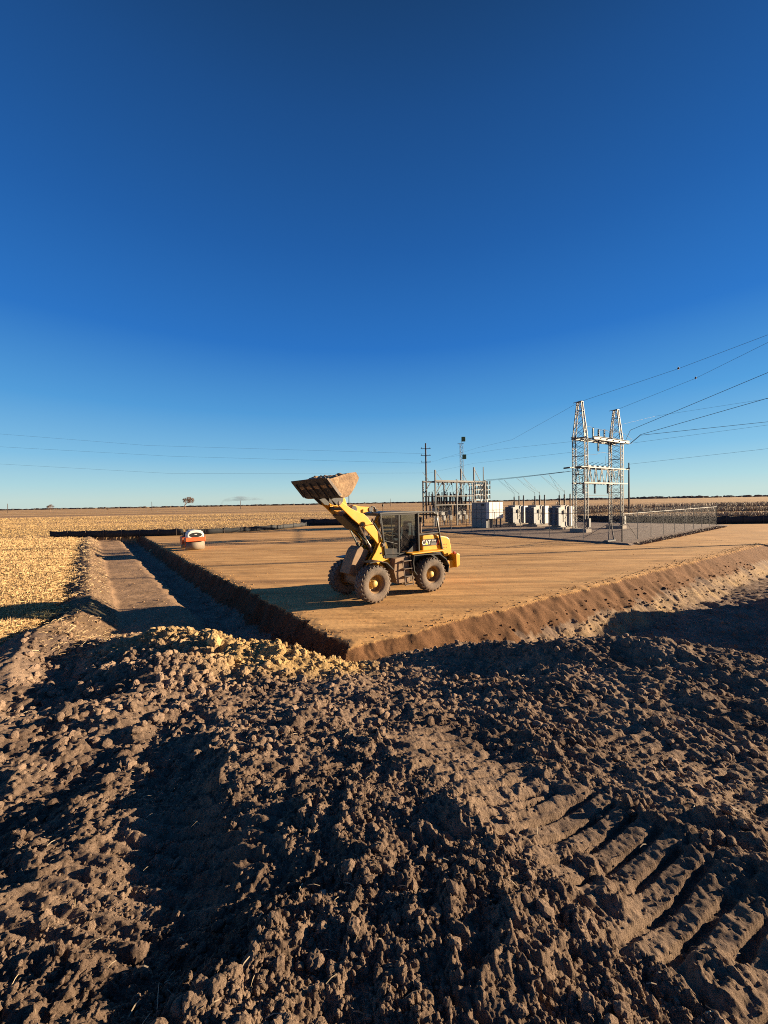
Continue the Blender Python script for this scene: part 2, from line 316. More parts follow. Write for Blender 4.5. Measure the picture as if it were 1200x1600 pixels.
    sidem=(side&((a1<.9+.5*n1)|(a2>a1)))[...,None]; C=np.where(sidem,sc_*(.85+.3*k),C)
    pk=np.clip(.5+.8*perlin(x*.35,y*1.1,90)+.4*perlin(x*2,y*6,91),0,1)[...,None]
    C=np.where(inside[...,None],np.array((.43,.236,.092))*(1-pk)+np.array((.535,.312,.128))*pk,C)
    for (ax_,ay_,bx_,by_,cv) in ((-30,38,30,31,.8),(-12,20,24,27,.6),(-22,30,14,24,-.8),(-2,8.5,22,25.5,.5),(-14,27,1,9,.4),(-30,40,14,32,-1.5)):
        L_=math.hypot(bx_-ax_,by_-ay_); ux,uy=(bx_-ax_)/L_,(by_-ay_)/L_; al=(x-ax_)*ux+(y-ay_)*uy; ac=-(x-ax_)*uy+(y-ay_)*ux+cv*np.sin(al/L_*3.1)
        mk=(np.exp(-((np.abs(ac)-.88)/.2)**4))*ss(0,2,al)*ss(L_,L_-2,al)*(.62+.38*np.sin(al*17+5*np.abs(ac))*ss(22,12,r))*np.clip(.6+.8*perlin(x*.5,y*.5,92),0,1)
        C=np.where(inside[...,None],C*(1-.24*mk[...,None]),C); 
    fk=np.clip(.5+.9*fbm(x*.25,y*.6,95,4,.6),0,1)[...,None]
    fc=np.array((.30,.19,.085))*(1-fk)+np.array((.42,.28,.115))*fk
    farc=np.array((.42,.245,.105))*(1-fk)+np.array((.52,.33,.14))*fk
    C=np.where(fld[...,None],np.where((y>62)[...,None],farc,fc),C)
    return H,C,inside,fld
def t1_(x,y): return (x-CX)*.838+(y-CY)*.545
def hz(x,y): return float(terrain(np.array([x]),np.array([y]),True)[0][0])

def ground_material(name,kind):
    m=bpy.data.materials.new(name); m.use_nodes=True; t=m.node_tree; b=t.nodes['Principled BSDF']; b.inputs['Roughness'].default_value=.95; b.inputs['Specular IOR Level'].default_value=.15
    at=node(t,'ShaderNodeAttribute',attribute_name='Col'); ge=node(t,'ShaderNodeNewGeometry'); L=t.links
    def noise(sc,det=6.,mapping=None,rough=.65):
        n=node(t,'ShaderNodeTexNoise',Scale=sc,Detail=det,Roughness=rough); src=ge.outputs['Position']
        if mapping:
            mp=node(t,'ShaderNodeMapping'); mp.inputs['Rotation'].default_value=(0,0,mapping[0]); mp.inputs['Scale'].default_value=mapping[1]; L.new(src,mp.inputs['Vector']); src=mp.outputs[0]
        L.new(src,n.inputs['Vector']); return n.outputs[0]
    def rng(v,a,b_,lo,hi):
        r=node(t,'ShaderNodeMapRange'); r.inputs['From Min'].default_value=a; r.inputs['From Max'].default_value=b_; r.inputs['To Min'].default_value=lo; r.inputs['To Max'].default_value=hi; L.new(v,r.inputs[0]); return r.outputs[0]
    def mul(c,v):
        x=node(t,'ShaderNodeVectorMath',operation='SCALE'); L.new(c,x.inputs[0]); L.new(v,x.inputs['Scale']); return x.outputs[0]
    def mixc(c,v,col):
        x=node(t,'ShaderNodeMix',data_type='RGBA'); L.new(v,x.inputs['Factor']); L.new(c,x.inputs['A']); x.inputs['B'].default_value=(*col,1); return x.outputs['Result']
    c=at.outputs['Color']
    if kind=='soil':
        c=mul(c,rng(noise(30.,8.),.3,.7,.72,1.3)); h=noise(55.,8.,None,.75); h2=noise(240.,4.)
        b1=node(t,'ShaderNodeBump',Strength=1.,Distance=.038); L.new(h,b1.inputs['Height']); b2=node(t,'ShaderNodeBump',Strength=.8,Distance=.007); L.new(h2,b2.inputs['Height']); L.new(b1.outputs[0],b2.inputs['Normal']); L.new(b2.outputs[0],b.inputs['Normal'])
    elif kind=='pad':
        a=math.atan2(.545,.838)
        c=mul(c,rng(noise(1.,5.,(-a,(.10,1.6,1))),.3,.7,.66,1.3))
        c=mul(c,rng(noise(1.,6.,(-a+.12,(.35,9.,1)),.7),.3,.7,.78,1.2))
        c=mixc(c,rng(noise(1.,4.,(-a-.1,(.06,.7,1))),.54,.68,0,.6),(.25,.135,.065))
        c=mul(c,rng(noise(22.,7.),.3,.7,.88,1.12))
        h=noise(1.,6.,(-a,(1.2,22.,1)),.7); h2=noise(70.,6.)
        b1=node(t,'ShaderNodeBump',Strength=.55,Distance=.010); L.new(h,b1.inputs['Height']); b2=node(t,'ShaderNodeBump',Strength=.5,Distance=.006); L.new(h2,b2.inputs['Height']); L.new(b1.outputs[0],b2.inputs['Normal']); L.new(b2.outputs[0],b.inputs['Normal'])
    else:
        c=mul(c,rng(noise(1.,6.,(0,(.0035,.045,1))),.38,.62,.58,1.32))
        c=mixc(c,rng(noise(1.,5.,(.03,(.006,.075,1))),.50,.57,0,.75),(.22,.13,.085))
        c=mixc(c,rng(noise(1.,5.,(-.02,(.012,.16,1))),.60,.66,0,.6),(.12,.085,.05))
        c=mul(c,rng(noise(5.,8.),.3,.7,.6,1.4)); c=mul(c,rng(noise(1.,4.,(0,(1.2,.3,1))),.3,.7,.8,1.2))
        h=noise(14.,8.,None,.8); b1=node(t,'ShaderNodeBump',Strength=1.,Distance=.06); L.new(h,b1.inputs['Height']); L.new(b1.outputs[0],b.inputs['Normal'])
    L.new(c,b.inputs['Base Color']); return m
M['g_soil']=ground_material('rough_earth','soil'); M['g_pad']=ground_material('compacted_fill','pad'); M['g_field']=ground_material('harvested_field','field')

def color_attr(me,C):
    a=me.color_attributes.new('Col','FLOAT_COLOR','POINT'); cc=np.ones((len(me.vertices),4),np.float32); cc[:,:3]=C; a.data.foreach_set('color',cc.ravel())
def fast_mesh(name,V,Fc,m,C=None,smooth=True):
    me=bpy.data.meshes.new(name); n=len(V); k=Fc.shape[1]; f=len(Fc)
    me.vertices.add(n); me.vertices.foreach_set('co',np.asarray(V,np.float32).ravel()); me.loops.add(f*k); me.loops.foreach_set('vertex_index',Fc.astype(np.int32).ravel())
    me.polygons.add(f); me.polygons.foreach_set('loop_start',np.arange(f,dtype=np.int32)*k); me.polygons.foreach_set('loop_total',np.full(f,k,np.int32))
    me.update(calc_edges=True); me.polygons.foreach_set('use_smooth',np.full(f,smooth))
    if C is not None: color_attr(me,C)
    me.materials.append(M[m]); o=bpy.data.objects.new(name,me); COL.objects.link(o); return o
def make_ground():
    rr=[.25]
    while rr[-1]<70: rr.append(rr[-1]*(1.0042 if rr[-1]>1 else 1.03))
    while rr[-1]<9000: rr.append(rr[-1]*1.03)
    rr=np.array(rr)
    th=np.concatenate([np.arange(-180,-75,5.),np.arange(-75,-50,.7),np.arange(-50,50,.2),np.arange(50,75,.7),np.arange(75,180,5.)]); th=np.radians(th); n=len(th)
    Rg,T=np.meshgrid(rr,th,indexing='ij'); x=(Rg*np.sin(T)).ravel(); y=(Rg*np.cos(T)).ravel()
    H,C,ins,fld=terrain(x,y)
    V=np.stack([x,y,H],1); m=len(rr)
    i=np.arange(m-1)[:,None]*n; j=np.arange(n)[None,:]; j2=(j+1)%n
    Fc=np.stack([(i+j).ravel(),(i+j2).ravel(),(i+n+j2).ravel(),(i+n+j).ravel()],1)
    V=np.vstack([V,[[0,0,1.75]]]); C=np.vstack([C,[[.1,.07,.05]]]); ins=np.append(ins,False); fld=np.append(fld,False)
    zone=np.where(ins[Fc].all(1),1,np.where(fld[Fc].sum(1)>=2,2,0))
    for z,(nm,mt) in enumerate((('bare_earth','g_soil'),('earth_pad','g_pad'),('harvested_field','g_field'))):
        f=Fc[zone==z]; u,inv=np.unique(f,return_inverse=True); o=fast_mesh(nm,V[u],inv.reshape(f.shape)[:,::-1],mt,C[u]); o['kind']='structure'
make_ground()
# ------------------------------------------------------------------ loose clods
def ico(sub):
    bm=bmesh.new(); bmesh.ops.create_icosphere(bm,subdivisions=sub,radius=1); v=np.array([p.co[:] for p in bm.verts]); f=np.array([[q.index for q in p.verts] for p in bm.faces]); bm.free(); return v,f
def lumps(sub,n,rough):
    v0,f=ico(sub); out=[]
    for k in range(n):
        v=v0.copy(); rad=np.ones(len(v))
        for q in range(7):
            d=RNG.randn(3); d/=np.linalg.norm(d); rad+=rough*.5*RNG.randn()*np.maximum(0,v@d)**3
        for q in range(5):
            d=RNG.randn(3); d/=np.linalg.norm(d); c=.55+.35*RNG.rand(); t=v@d; rad=np.where(t*rad>c,c/np.maximum(t,.2),rad)   # broken facets
        rad*=1+rough*.35*RNG.randn(len(v))*.6
        v=v*rad[:,None]*np.array([1,.75+.35*RNG.rand(),.6+.3*RNG.rand()]); out.append(v)
    return out,f
def rotz(n):
    q=RNG.randn(n,4); q/=np.linalg.norm(q,axis=1)[:,None]; w,x,y,z=q.T
    return np.stack([np.stack([1-2*(y*y+z*z),2*(x*y-z*w),2*(x*z+y*w)],1),np.stack([2*(x*y+z*w),1-2*(x*x+z*z),2*(y*z-x*w)],1),np.stack([2*(x*z-y*w),2*(y*z+x*w),1-2*(x*x+y*y)],1)],1)
def scatter(name,sub,px,py,rad,label,cat,bright=1.,sink=.42,mt='g_soil',onpad=False):
    H,C,ins,fld=terrain(px,py); ok=ins if onpad else ~ins; px,py,rad,H,C=px[ok],py[ok],rad[ok],H[ok],C[ok]
    vs,f=lumps(sub,14,.28); n=len(px); nv=len(vs[0]); A=np.array(vs)[RNG.randint(0,14,n)]; Rm=rotz(n)
    V=np.einsum('nij,nkj->nki',Rm,A)*rad[:,None,None]; V+=np.stack([px,py,H+rad*(.5-sink)],1)[:,None,:]
    Fc=(f[None]+np.arange(n)[:,None,None]*nv).reshape(-1,3); CC=np.repeat(C*bright*(.85+.4*RNG.rand(n))[:,None],nv,0)
    o=fast_mesh(name,V.reshape(-1,3),Fc,mt,CC,smooth=False); tag(o,label,cat,kind='stuff'); return o
def polar(n,r1,r2,a1=-54,a2=54,p=1.):
    r=np.exp(np.log(r1)+(np.log(r2)-np.log(r1))*RNG.rand(n)**p); t=np.radians(a1+(a2-a1)*RNG.rand(n)); return r*np.sin(t),r*np.cos(t)
def keep_soil(x,y,rad,extra=None):
    s1,s2,t1,t2=st(x,y); k=((s1>0.9)|(s2>.1))&~((s2>1.9)&(s2<4.3)&(y>11)&(RNG.rand(len(x))>.12))&(s2<6.3)&(y<45)
    tm=np.maximum(track(x,y,1.52,2.48,.50,-.866,.54,-.7,1.15)[0],.6*track(x,y,.75,3.75,.42,-.9,.45,-.9,.9)[0]); k&=(tm<.3)|(RNG.rand(len(x))<.12)
    cl=perlin(x*1.5,y*1.5,99); k&=RNG.rand(len(x))<(.45+.9*cl+.3)
    return x[k],y[k],rad[k]
x,y=polar(36000,1.1,5.0); x,y,r_=keep_soil(x,y,.0035+.013*RNG.rand(36000)**2.4); scatter('soil_crumbs',2,x,y,r_,'fine brown soil crumbs strewn over the near spoil bank','soil')
x,y=polar(2200,1.15,5.5); x,y,r_=keep_soil(x,y,.012+.036*RNG.rand(2200)**3.2); scatter('soil_clods',3,x,y,r_,'fist sized brown clods lying on the near spoil bank','soil',1.05)
x,y=polar(17000,4.2,30,p=.8); x,y,r_=keep_soil(x,y,.014+.06*RNG.rand(17000)**3.6); scatter('far_soil_clods',2,x,y,r_,'dark clods spread over the bank, ditch and hollow round the pad','soil',1.05)
n=4200; x=-4.6+2.2*RNG.randn(n); y=8.3+RNG.randn(n)*1.2; x,y,r_=keep_soil(x,y,.014+.105*RNG.rand(n)**3.6); scatter('mound_clods',3,x,y,r_,'chunky light brown and yellow clods piled on the mound left of the pad corner','soil',1.1,.5)
n=700; tt=.3+27*RNG.rand(n); sx=.35+1.15*RNG.rand(n)**.7; x=CX+tt*.838+sx*.545; y=CY+tt*.545-sx*.838; scatter('slope_clods',2,x,y,.010+.055*RNG.rand(n)**3,'yellowish clods at the foot of the pad slope','soil',1.,.3)
n=2600; tt=34*RNG.rand(n)**.8; o=.03+np.abs(RNG.randn(n))*.28; k=RNG.rand(n)<.5; x=np.where(k,CX+tt*.838-o*.545,CX-tt*.609+o*.793); y=np.where(k,CY+tt*.545+o*.838,CY+tt*.793+o*.609)
scatter('spilled_crumbs',2,x,y,.006+.03*RNG.rand(n)**3,'small crumbs spilled along the rim of the pad','soil',.8,.3,'g_soil',True)
n=900; x=-12+40*RNG.rand(n); y=10+30*RNG.rand(n)**1.5; scatter('pad_pebbles',2,x,y,.008+.02*RNG.rand(n)**2,'tiny loose pebbles scattered over the tan pad','pebbles',.85,.3,'g_soil',True)
#STOP1
# ------------------------------------------------------------------ wheel loader
def place(o,mat_): o.location=mat_.to_translation(); o.rotation_euler=mat_.to_euler(); return o
g=gnd(677,925); HL=R(213.9); Ldir=Vector((math.sin(R(33.9)),-math.cos(R(33.9)),0)); g=g-Ldir*1.08
loader=empty('wheel_loader',(g.x,g.y,.012),HL,'yellow articulated wheel loader holding its raised bucket full of earth on the tan pad','wheel loader')
FT=Matrix.Translation((1.3,0,0))@Matrix.Rotation(R(5),4,'Z')@Matrix.Translation((-1.3,0,0))
def fr(o): return place(o,FT)
def wheel(x,y,front,sgn):
    hub=MB(); hub.lathe([(0,.14),(.10,.14),(.125,.11),(.13,.02),(.16,.0),(.20,-.02)],20); 
    for k in range(10): t=2*math.pi*k/10; hub.cyl((.165*math.cos(t),-.01,.165*math.sin(t)),(.165*math.cos(t),.03,.165*math.sin(t)),.014,n=6)
    h=hub.build('wheel','hubpaint',loader); m=Matrix.Translation((x,y,.665))@(Matrix.Rotation(math.pi,4,'Z') if sgn<0 else Matrix())
    place(h,(FT@m) if front else m); h.scale=(.965,1,.965)
    t=MB(); t.lathe([(.335,.17),(.345,.20),(.40,.222),(.50,.235),(.58,.228),(.625,.205),(.648,.16),(.655,.0),(.648,-.16),(.625,-.205),(.58,-.228),(.50,-.235),(.40,-.222),(.345,-.20),(.335,-.17)],48,closed=True)
    for sd_ in(-1,1):
        for k in range(24):
            a=2*math.pi*(k+(.25 if sd_>0 else .75))/24; rot=Matrix.Rotation(-a,3,'Y')@Matrix.Rotation(R(28)*sd_,3,'X')
            c=Matrix.Rotation(-a,3,'Y')@Vector((.663,sd_*.115,0)); t.box(c,(.022,.21,.075),rot)
            c=Matrix.Rotation(-a,3,'Y')@Vector((.628,sd_*.212,0)); t.box(c,(.05,.022,.07),Matrix.Rotation(-a,3,'Y')@Matrix.Rotation(R(-22)*sd_,3,'Z'))
    t.build('tyre','rubber',h)
    r=MB(); r.lathe([(.345,.205),(.352,.19),(.335,.17),(.30,.15),(.285,.02),(.27,-.02),(.18,-.03),(.0,-.03)],40)
    r.lathe([(.335,-.17),(.30,-.12),(.28,-.05),(.27,-.02)],40); r.build('rim','rimpaint',h)
for x,fnt in((0,False),(2.78,True)):
    for sgn in(1,-1): wheel(x,.88*sgn,fnt,sgn)
# rear frame
b=MB(); b.box((.1,0,.88),(2.5,.86,.52)); b.box((0,0,.66),(.30,1.5,.30)); b.box((1.15,0,.78),(.5,.5,.36)); b.box((-.2,0,1.28),(2.1,1.1,.35)); b.build('chassis','darkpaint',loader,.02)
b=MB(); b.prism([(.10,1.50),(.10,2.14),(-.17,2.20),(-.67,2.13),(-1.22,2.02),(-1.36,1.93),(-1.45,1.55),(-1.47,1.24),(-1.10,1.20),(-.93,1.45)],-.60,.60)
hood=b.build('engine_hood','yellow',loader,.04)
b=MB(); b.prism([(-1.385,1.92),(-1.475,1.55),(-1.495,1.27),(-1.515,1.27),(-1.50,1.56),(-1.405,1.94)],-.45,.45)
for k in range(7): b.box((-1.475-.002*k+.012*k*.5,0,1.36+k*.075),(.05,.84,.012))
b.build('grille','darkpaint',hood)
for k in range(3):
    for j in range(2): MB().cyl((-1.0-.09*k,.598,1.72-.13*j),(-1.0-.09*k,.606,1.72-.13*j),.018,n=8).build('vent_hole','darkpaint',hood)
# side decal with lettering
dec=MB().box((-.32,.606,1.86),(.86,.008,.27)).build('decal','decalblack',hood)
MB().box((-.48,.6125,1.79),(.34,.004,.10)).build('decal_stripe','galvdark',dec)
MB().prism([(-.66,1.745),(-.60,1.745),(-.70,1.97),(-.74,1.97),(-.74,1.80)],.611,.6155).build('decal_flash','decalred',dec)
def text(s,size,loc,rot,m,parent,name,ext=.0015):
    c=bpy.data.curves.new(name,'FONT'); c.body=s; c.size=size; c.extrude=ext; c.align_x='CENTER'; c.align_y='CENTER'; c.offset=size*.022
    o=bpy.data.objects.new(name,c); COL.objects.link(o); bpy.context.view_layer.update(); me=bpy.data.meshes.new_from_object(o); bpy.data.objects.remove(o)
    me.materials.clear(); me.materials.append(M[m]); q=bpy.data.objects.new(name,me); COL.objects.link(q); q.parent=parent; q.location=loc; q.rotation_euler=rot; return q
tr=(R(90),0,math.pi)
text('CAT',.235,(-.09,.614,1.862),tr,'white',dec,'lettering'); text('914K',.11,(-.51,.614,1.915),tr,'white',dec,'model_lettering')
MB().prism([(-.155,1.775),(-.015,1.775),(-.085,1.87)],.6145,.6185).build('decal_triangle','decalyellow',dec)
# counterweight
b=MB(); b.box((-1.28,0,.90),(.46,1.5,.32)); b.prism([(-1.45,.74),(-1.66,.83),(-1.66,1.30),(-1.50,1.34),(-1.42,1.30)],-.88,.88); b.build('counterweight','yellow',loader,.03)
for s_ in(1,-1): MB().box((-1.45,.75*s_,1.36),(.06,.10,.10)).build('tail_light','decalred',loader,.01)
# rear fenders
def strip(pts,t,y0,y1):
    m=MB()
    n=len(pts); P=[Vector((a,0,b)) for a,b in pts]; off=[]
    for i in range(n):
        d=(P[min(i+1,n-1)]-P[max(i-1,0)]).normalized(); off.append(Vector((-d.z,0,d.x))*t)
    q=[(p.x,p.z) for p in P]+[((p+o).x,(p+o).z) for p,o in list(zip(P,off))[::-1]]
    vs=[]; fs=[]
    for p,o in zip(P,off):
        for a in(p,p+o):
            for y in(y0,y1): vs.append((a.x,y,a.z))
    for i in range(n-1):
        o=4*i; fs+=[(o,o+1,o+5,o+4),(o+2,o+6,o+7,o+3),(o,o+4,o+6,o+2),(o+1,o+3,o+7,o+5)]
    fs+=[(0,2,3,1),(4*n-4,4*n-3,4*n-1,4*n-2)]; m.add(vs,fs); return m
for sgn in(1,-1):
    a,c=sorted((.60*sgn,1.10*sgn))
    f=strip([(-.80,.66),(-.86,.95),(-.70,1.22),(-.36,1.45),(.40,1.50),(.93,1.50),(.97,1.20),(.93,.90),(.80,.74)],-.035,a,c); f.prism([(.97,1.2),(.95,1.49),(.3,1.49),(.62,1.15),(.80,.78),(.93,.9)],*sorted((.60*sgn,.66*sgn)))
    f.build('fender','darkpaint',loader)
    MB().box((.12,.80*sgn,1.545),(1.7,.5,.05)).build('side_platform','yellow',loader,.015)
# battery box and steps on both sides
for sgn in(1,-1):
    a,c=sorted((.50*sgn,.93*sgn)); MB().prism([(1.68,1.42),(1.05,1.48),(1.0,.50),(1.62,.50),(1.74,.95)],a,c).build('tool_box','frame_dusty',loader,.015)
    l=MB()
    for x0,z0,x1,z1 in((1.40,1.34,1.31,.41),(1.06,1.50,.93,.38)): l.tube([(x0,1.0*sgn,z0),((x0+x1)/2,1.04*sgn,(z0+z1)/2),(x1,1.04*sgn,z1)],.02)
    for z in(1.32,1.03,.74,.43): xx=1.31+(z-.41)*.097; x2=.93+(z-.38)*.116; l.box(((xx+x2)/2,1.0*sgn,z),(xx-x2,.16,.028))
    l.build('ladder','steel',loader)
# cab
cabm=MB(); cabm.box((1.16,0,1.50),(1.78,1.28,.12)); cabm.box((1.95,0,1.62),(.10,1.2,.35)); cabm.box((1.1,-.62,1.78),(1.6,.04,.62)); cabm.box((.42,0,1.8),(.05,1.2,.7))
P_=[(2.12,3.06),(1.93,1.55)],[(1.29,3.04),(1.31,1.50)],[(.42,3.04),(.40,1.50)]
for sgn in(1,-1):
    y=.66*sgn
    for (a,c),w in zip(P_,(.075,.06,.20)): cabm.bar((a[0],y,a[1]),(c[0],y,c[1]),.06,w,upv=(0,1,0))
    cabm.bar((2.12,y,3.04),(.30,y,3.04),.06,.08); cabm.bar((1.93,y,1.60),(1.30,y,1.56),.06,.06); cabm.bar((2.0,y,2.1),(1.30,y,1.9),.02,.02)
    cabm.bar((1.62,y*.98,2.9),(1.55,y*.98,1.6),.03,.03)
cabm.prism([(1.90,1.42),(1.96,1.80),(1.32,1.74),(1.32,1.42)],.63,.665); cabm.prism([(1.90,1.42),(1.96,1.80),(1.32,1.74),(1.32,1.42)],-.665,-.63)
cabm.prism([(.95,1.56),(.50,1.90),(.42,1.90),(.42,1.50),(.95,1.50)],.61,.66)
cabm.bar((2.12,-.66,3.03),(2.12,.66,3.03),.07,.07); cabm.bar((.40,-.66,2.1),(.40,.66,2.1),.06,.06)
cab=cabm.build('cab','darkpaint',loader,.008)
b=MB(); b.prism([(2.22,3.05),(2.20,3.10),(1.9,3.15),(.6,3.14),(-.48,3.09),(-.54,3.04)],-.70,.70); b.build('roof','darkpaint',cab,.02)
b=MB(); b.box((2.215,0,3.085),(.02,1.34,.035)); b.box((1.2,.705,3.10),(1.9,.012,.03)); b.build('roof_trim','galv',cab)
fr_=MB()
for sgn in(1,-1): fr_.tube([(-.42,.66*sgn,3.04),(-.56,.67*sgn,3.0),(-.63,.67*sgn,2.75),(-.72,.67*sgn,2.15),(-.90,.64*sgn,1.50)],.045); fr_.bar((.35,.67*sgn,2.22),(-.70,.67*sgn,2.24),.05,.05)
fr_.bar((-.6,-.66,2.95),(-.6,.66,2.95),.06); fr_.bar((-.72,-.66,2.2),(-.72,.66,2.2),.05); fr_.build('rear_guard_frame','darkpaint',loader)
b=MB(); b.box((-.02,-.30,2.62),(.42,.5,.78)); 
for k in range(6): b.box((-.20+.07*k,-.04,2.62),(.02,.03,.7))
b.build('air_intake_box','galvdark',loader,.02)
b=MB(); b.cyl((-.5,-.25,2.1),(-.5,-.25,2.62),.045); b.build('exhaust_stack','steel',loader)
for sgn in(1,-1):
    y=.662*sgn
    gl=MB(); gl.add([(2.06,y,3.0),(1.33,y,3.0),(1.34,y,1.76),(1.93,y,1.8)],[(0,1,2,3)]); gl.build('side_window','glass',cab)
    gl=MB(); gl.add([(1.27,y,3.0),(.50,y,3.0),(.50,y,1.92),(.95,y,1.60),(1.28,y,1.60)],[(0,1,2,3,4)]); d=gl.build('door','glass',cab)
    MB().tube([(1.2,y+.03*sgn,1.8),(1.2,y+.05*sgn,2.0),(1.2,y+.03*sgn,2.2)],.012).build('door_handle','steel',d)
gl=MB(); gl.add([(2.13,-.63,3.0),(2.13,.63,3.0),(1.98,.63,1.8),(1.98,-.63,1.8)],[(0,1,2,3)]); gl.build('windscreen','glass',cab)
gl=MB(); gl.add([(.36,-.6,3.0),(.36,.6,3.0),(.36,.6,2.15),(.36,-.6,2.15)],[(0,1,2,3)]); gl.build('rear_window','glass',cab)
b=MB(); b.box((.78,0,1.83),(.48,.5,.14)); b.prism([(.60,1.86),(.50,2.55),(.42,2.55),(.50,1.86)],-.24,.24); b.box((.46,0,2.63),(.08,.26,.16)); b.box((.75,0,1.66),(.3,.3,.24)); b.build('seat','seat',cab,.03)
b=MB(); b.bar((1.62,0,1.56),(1.42,0,2.12),.09,.12); b.box((1.75,0,1.9),(.18,.8,.3)); b.build('dashboard','darkpaint',cab,.01)
b=MB(); b.lathe([(.19+.014*math.cos(t*math.pi/3),.014*math.sin(t*math.pi/3)) for t in range(6)],20,'Z',closed=True); b.bar((-.19,0,0),(.19,0,0),.02); b.bar((0,-.19,0),(0,.19,0),.02)
sw=b.build('steering_wheel','rubberdark',cab); sw.location=(1.38,0,2.17); sw.rotation_euler=(0,R(-28),0)
for sgn in(1,-1):
    b=MB(); b.tube([(2.08,.66*sgn,2.75),(2.3,.88*sgn,2.80),(2.34,.93*sgn,2.82)],.014); b.build('mirror_arm','darkpaint',cab)
    b=MB(); b.ball((2.36,.95*sgn,2.82),.15,14,(.28,.62,1.)); b.build('mirror','rubberdark',cab)
    b=MB(); b.box((2.20,.48*sgn,3.20),(.09,.16,.10)); b.build('work_light','darkpaint',cab,.01)
b=MB(); b.tube([(1.92,.55,3.1),(1.92,.55,3.36)],.012); b.cyl((1.92,.55,3.34),(1.92,.55,3.42),.035); b.build('beacon','darkpaint',cab)
# front frame, built straight and turned at the hinge
b=MB(); b.box((2.35,0,.88),(1.5,.70,.46)); b.box((2.78,0,.66),(.3,1.5,.30)); b.box((1.62,0,.82),(.35,.36,.5)); fr(b.build('front_chassis','frame_dusty',loader,.02))
b=MB(); b.prism([(2.50,1.74),(2.86,1.93),(3.02,1.82),(3.22,1.45),(3.40,1.0),(3.12,.86),(2.80,1.15)],-.30,.30); fr(b.build('front_plate','frame_dusty',loader,.02))
for sgn in(1,-1):
    a,c=sorted((.37*sgn,.44*sgn)); a2,c2=sorted((.53*sgn,.58*sgn))
    for q in((a,c),(a2,c2)):
        b=MB(); b.prism([(2.22,2.02),(2.10,2.07),(1.92,2.03),(1.84,1.85),(1.74,1.20),(1.9,1.05),(2.75,1.05),(2.62,1.42),(2.40,1.70)],*q); o=fr(b.build('loader_tower','yellow',loader,.01))
    b=MB(); b.cyl((2.06,.34*sgn,1.95),(2.06,.62*sgn,1.95),.085,n=16); b.cyl((2.06,.62*sgn,1.95),(2.06,.64*sgn,1.95),.05,n=12); fr(b.build('pivot_pin','steel',loader))
    b=MB(); b.cyl((1.98,.58*sgn,1.52),(1.98,.60*sgn,1.52),.075,n=16); b.cyl((2.16,.58*sgn,1.64),(2.16,.60*sgn,1.64),.035,n=12); fr(b.build('tower_port','darkpaint',loader))
    a,c=sorted((.46*sgn,.52*sgn)) 
    A=[(1.98,1.88),(2.02,2.02),(2.09,2.12),(2.20,2.34),(2.43,2.66),(2.69,2.95),(2.87,3.10),(3.06,3.16),(3.38,3.29),(3.72,3.50),(3.84,3.58),(3.95,3.55),(3.96,3.45),(3.83,3.36),(3.59,3.15),(3.35,2.94),(3.10,2.75),(2.88,2.62),(2.44,2.19),(2.20,1.90),(2.08,1.84)]
    b=MB(); b.prism(A,a-.02*(sgn<0),c+.02*(sgn>0)); arm=fr(b.build('lift_arm','yellow',loader,.012))
    MB().cyl((3.87,.40*sgn,3.50),(3.87,.58*sgn,3.50),.06).build('arm_pin','steel',arm); MB().cyl((2.96,.42*sgn,2.72),(2.96,.58*sgn,2.72),.06).build('arm_pin','steel',arm)
    b=MB(); b.cyl((2.22,.37*sgn,1.30),(2.55,.37*sgn,1.98),.065); fr(b.build('lift_cylinder','steel',loader)); b=MB(); b.cyl((2.40,.40*sgn,1.70),(2.96,.38*sgn,2.68),.032); fr(b.build('cylinder_rod','chrome',loader))
    f=strip([(3.05,1.42),(2.64,1.44),(2.3,1.34),(2.02,1.08)][::-1],.03,*sorted((.64*sgn,1.10*sgn))); f.bar((2.4,.45*sgn,1.3),(2.5,.7*sgn,1.38),.05); fr(f.build('front_fender','darkpaint',loader))
b=MB(); b.cyl((3.28,-.5,3.10),(3.28,.5,3.10),.10,n=16); b.cyl((3.62,-.48,3.30),(3.62,.48,3.30),.07,n=16); b.prism([(3.50,3.17),(2.92,2.66),(3.02,2.52),(3.62,3.05)],-.34,.34); fr(b.build('cross_tube','darkpaint',loader))
b=MB(); b.prism([(3.12,3.36),(2.98,3.42),(2.72,3.36),(2.28,3.33),(2.26,3.16),(2.72,3.10),(2.98,2.98),(3.14,3.08)],-.10,.10); fr(b.build('tilt_lever','yellow',loader,.015))
b=MB(); b.cyl((3.0,-.14,3.27),(3.0,.14,3.27),.12,n=18); fr(b.build('lever_pin','darkpaint',loader)); b=MB(); b.cyl((2.25,-.13,3.24),(2.25,.13,3.24),.085,n=16); b.bar((2.25,0,3.24),(2.08,0,3.24),.08,.1); fr(b.build('lever_pin','darkpaint',loader))
b=MB(); b.lathe([(.10+.025*math.cos(t*math.pi/3),.05*math.sin(t*math.pi/3)) for t in range(6)],18,'Y',(2.06,0,3.24),closed=True); b.tube([(2.07,0,3.15),(2.10,.02,2.95),(2.20,.05,2.6),(2.35,.03,2.2)],.022); fr(b.build('tilt_cylinder_eye','galv',loader))
b=MB(); b.cyl((2.9,.0,2.96),(2.42,0,1.95),.075); fr(b.build('tilt_cylinder','steel',loader)); 
b=MB()
for k,y in enumerate((-.12,.10,.2)): b.tube([(3.4,y,3.0),(3.1,y*1.3,2.62),(2.8,y,2.35),(2.55,y*1.2,2.1),(2.45,y,1.8)],.018,6)
fr(b.build('hydraulic_hoses','rubberdark',loader))
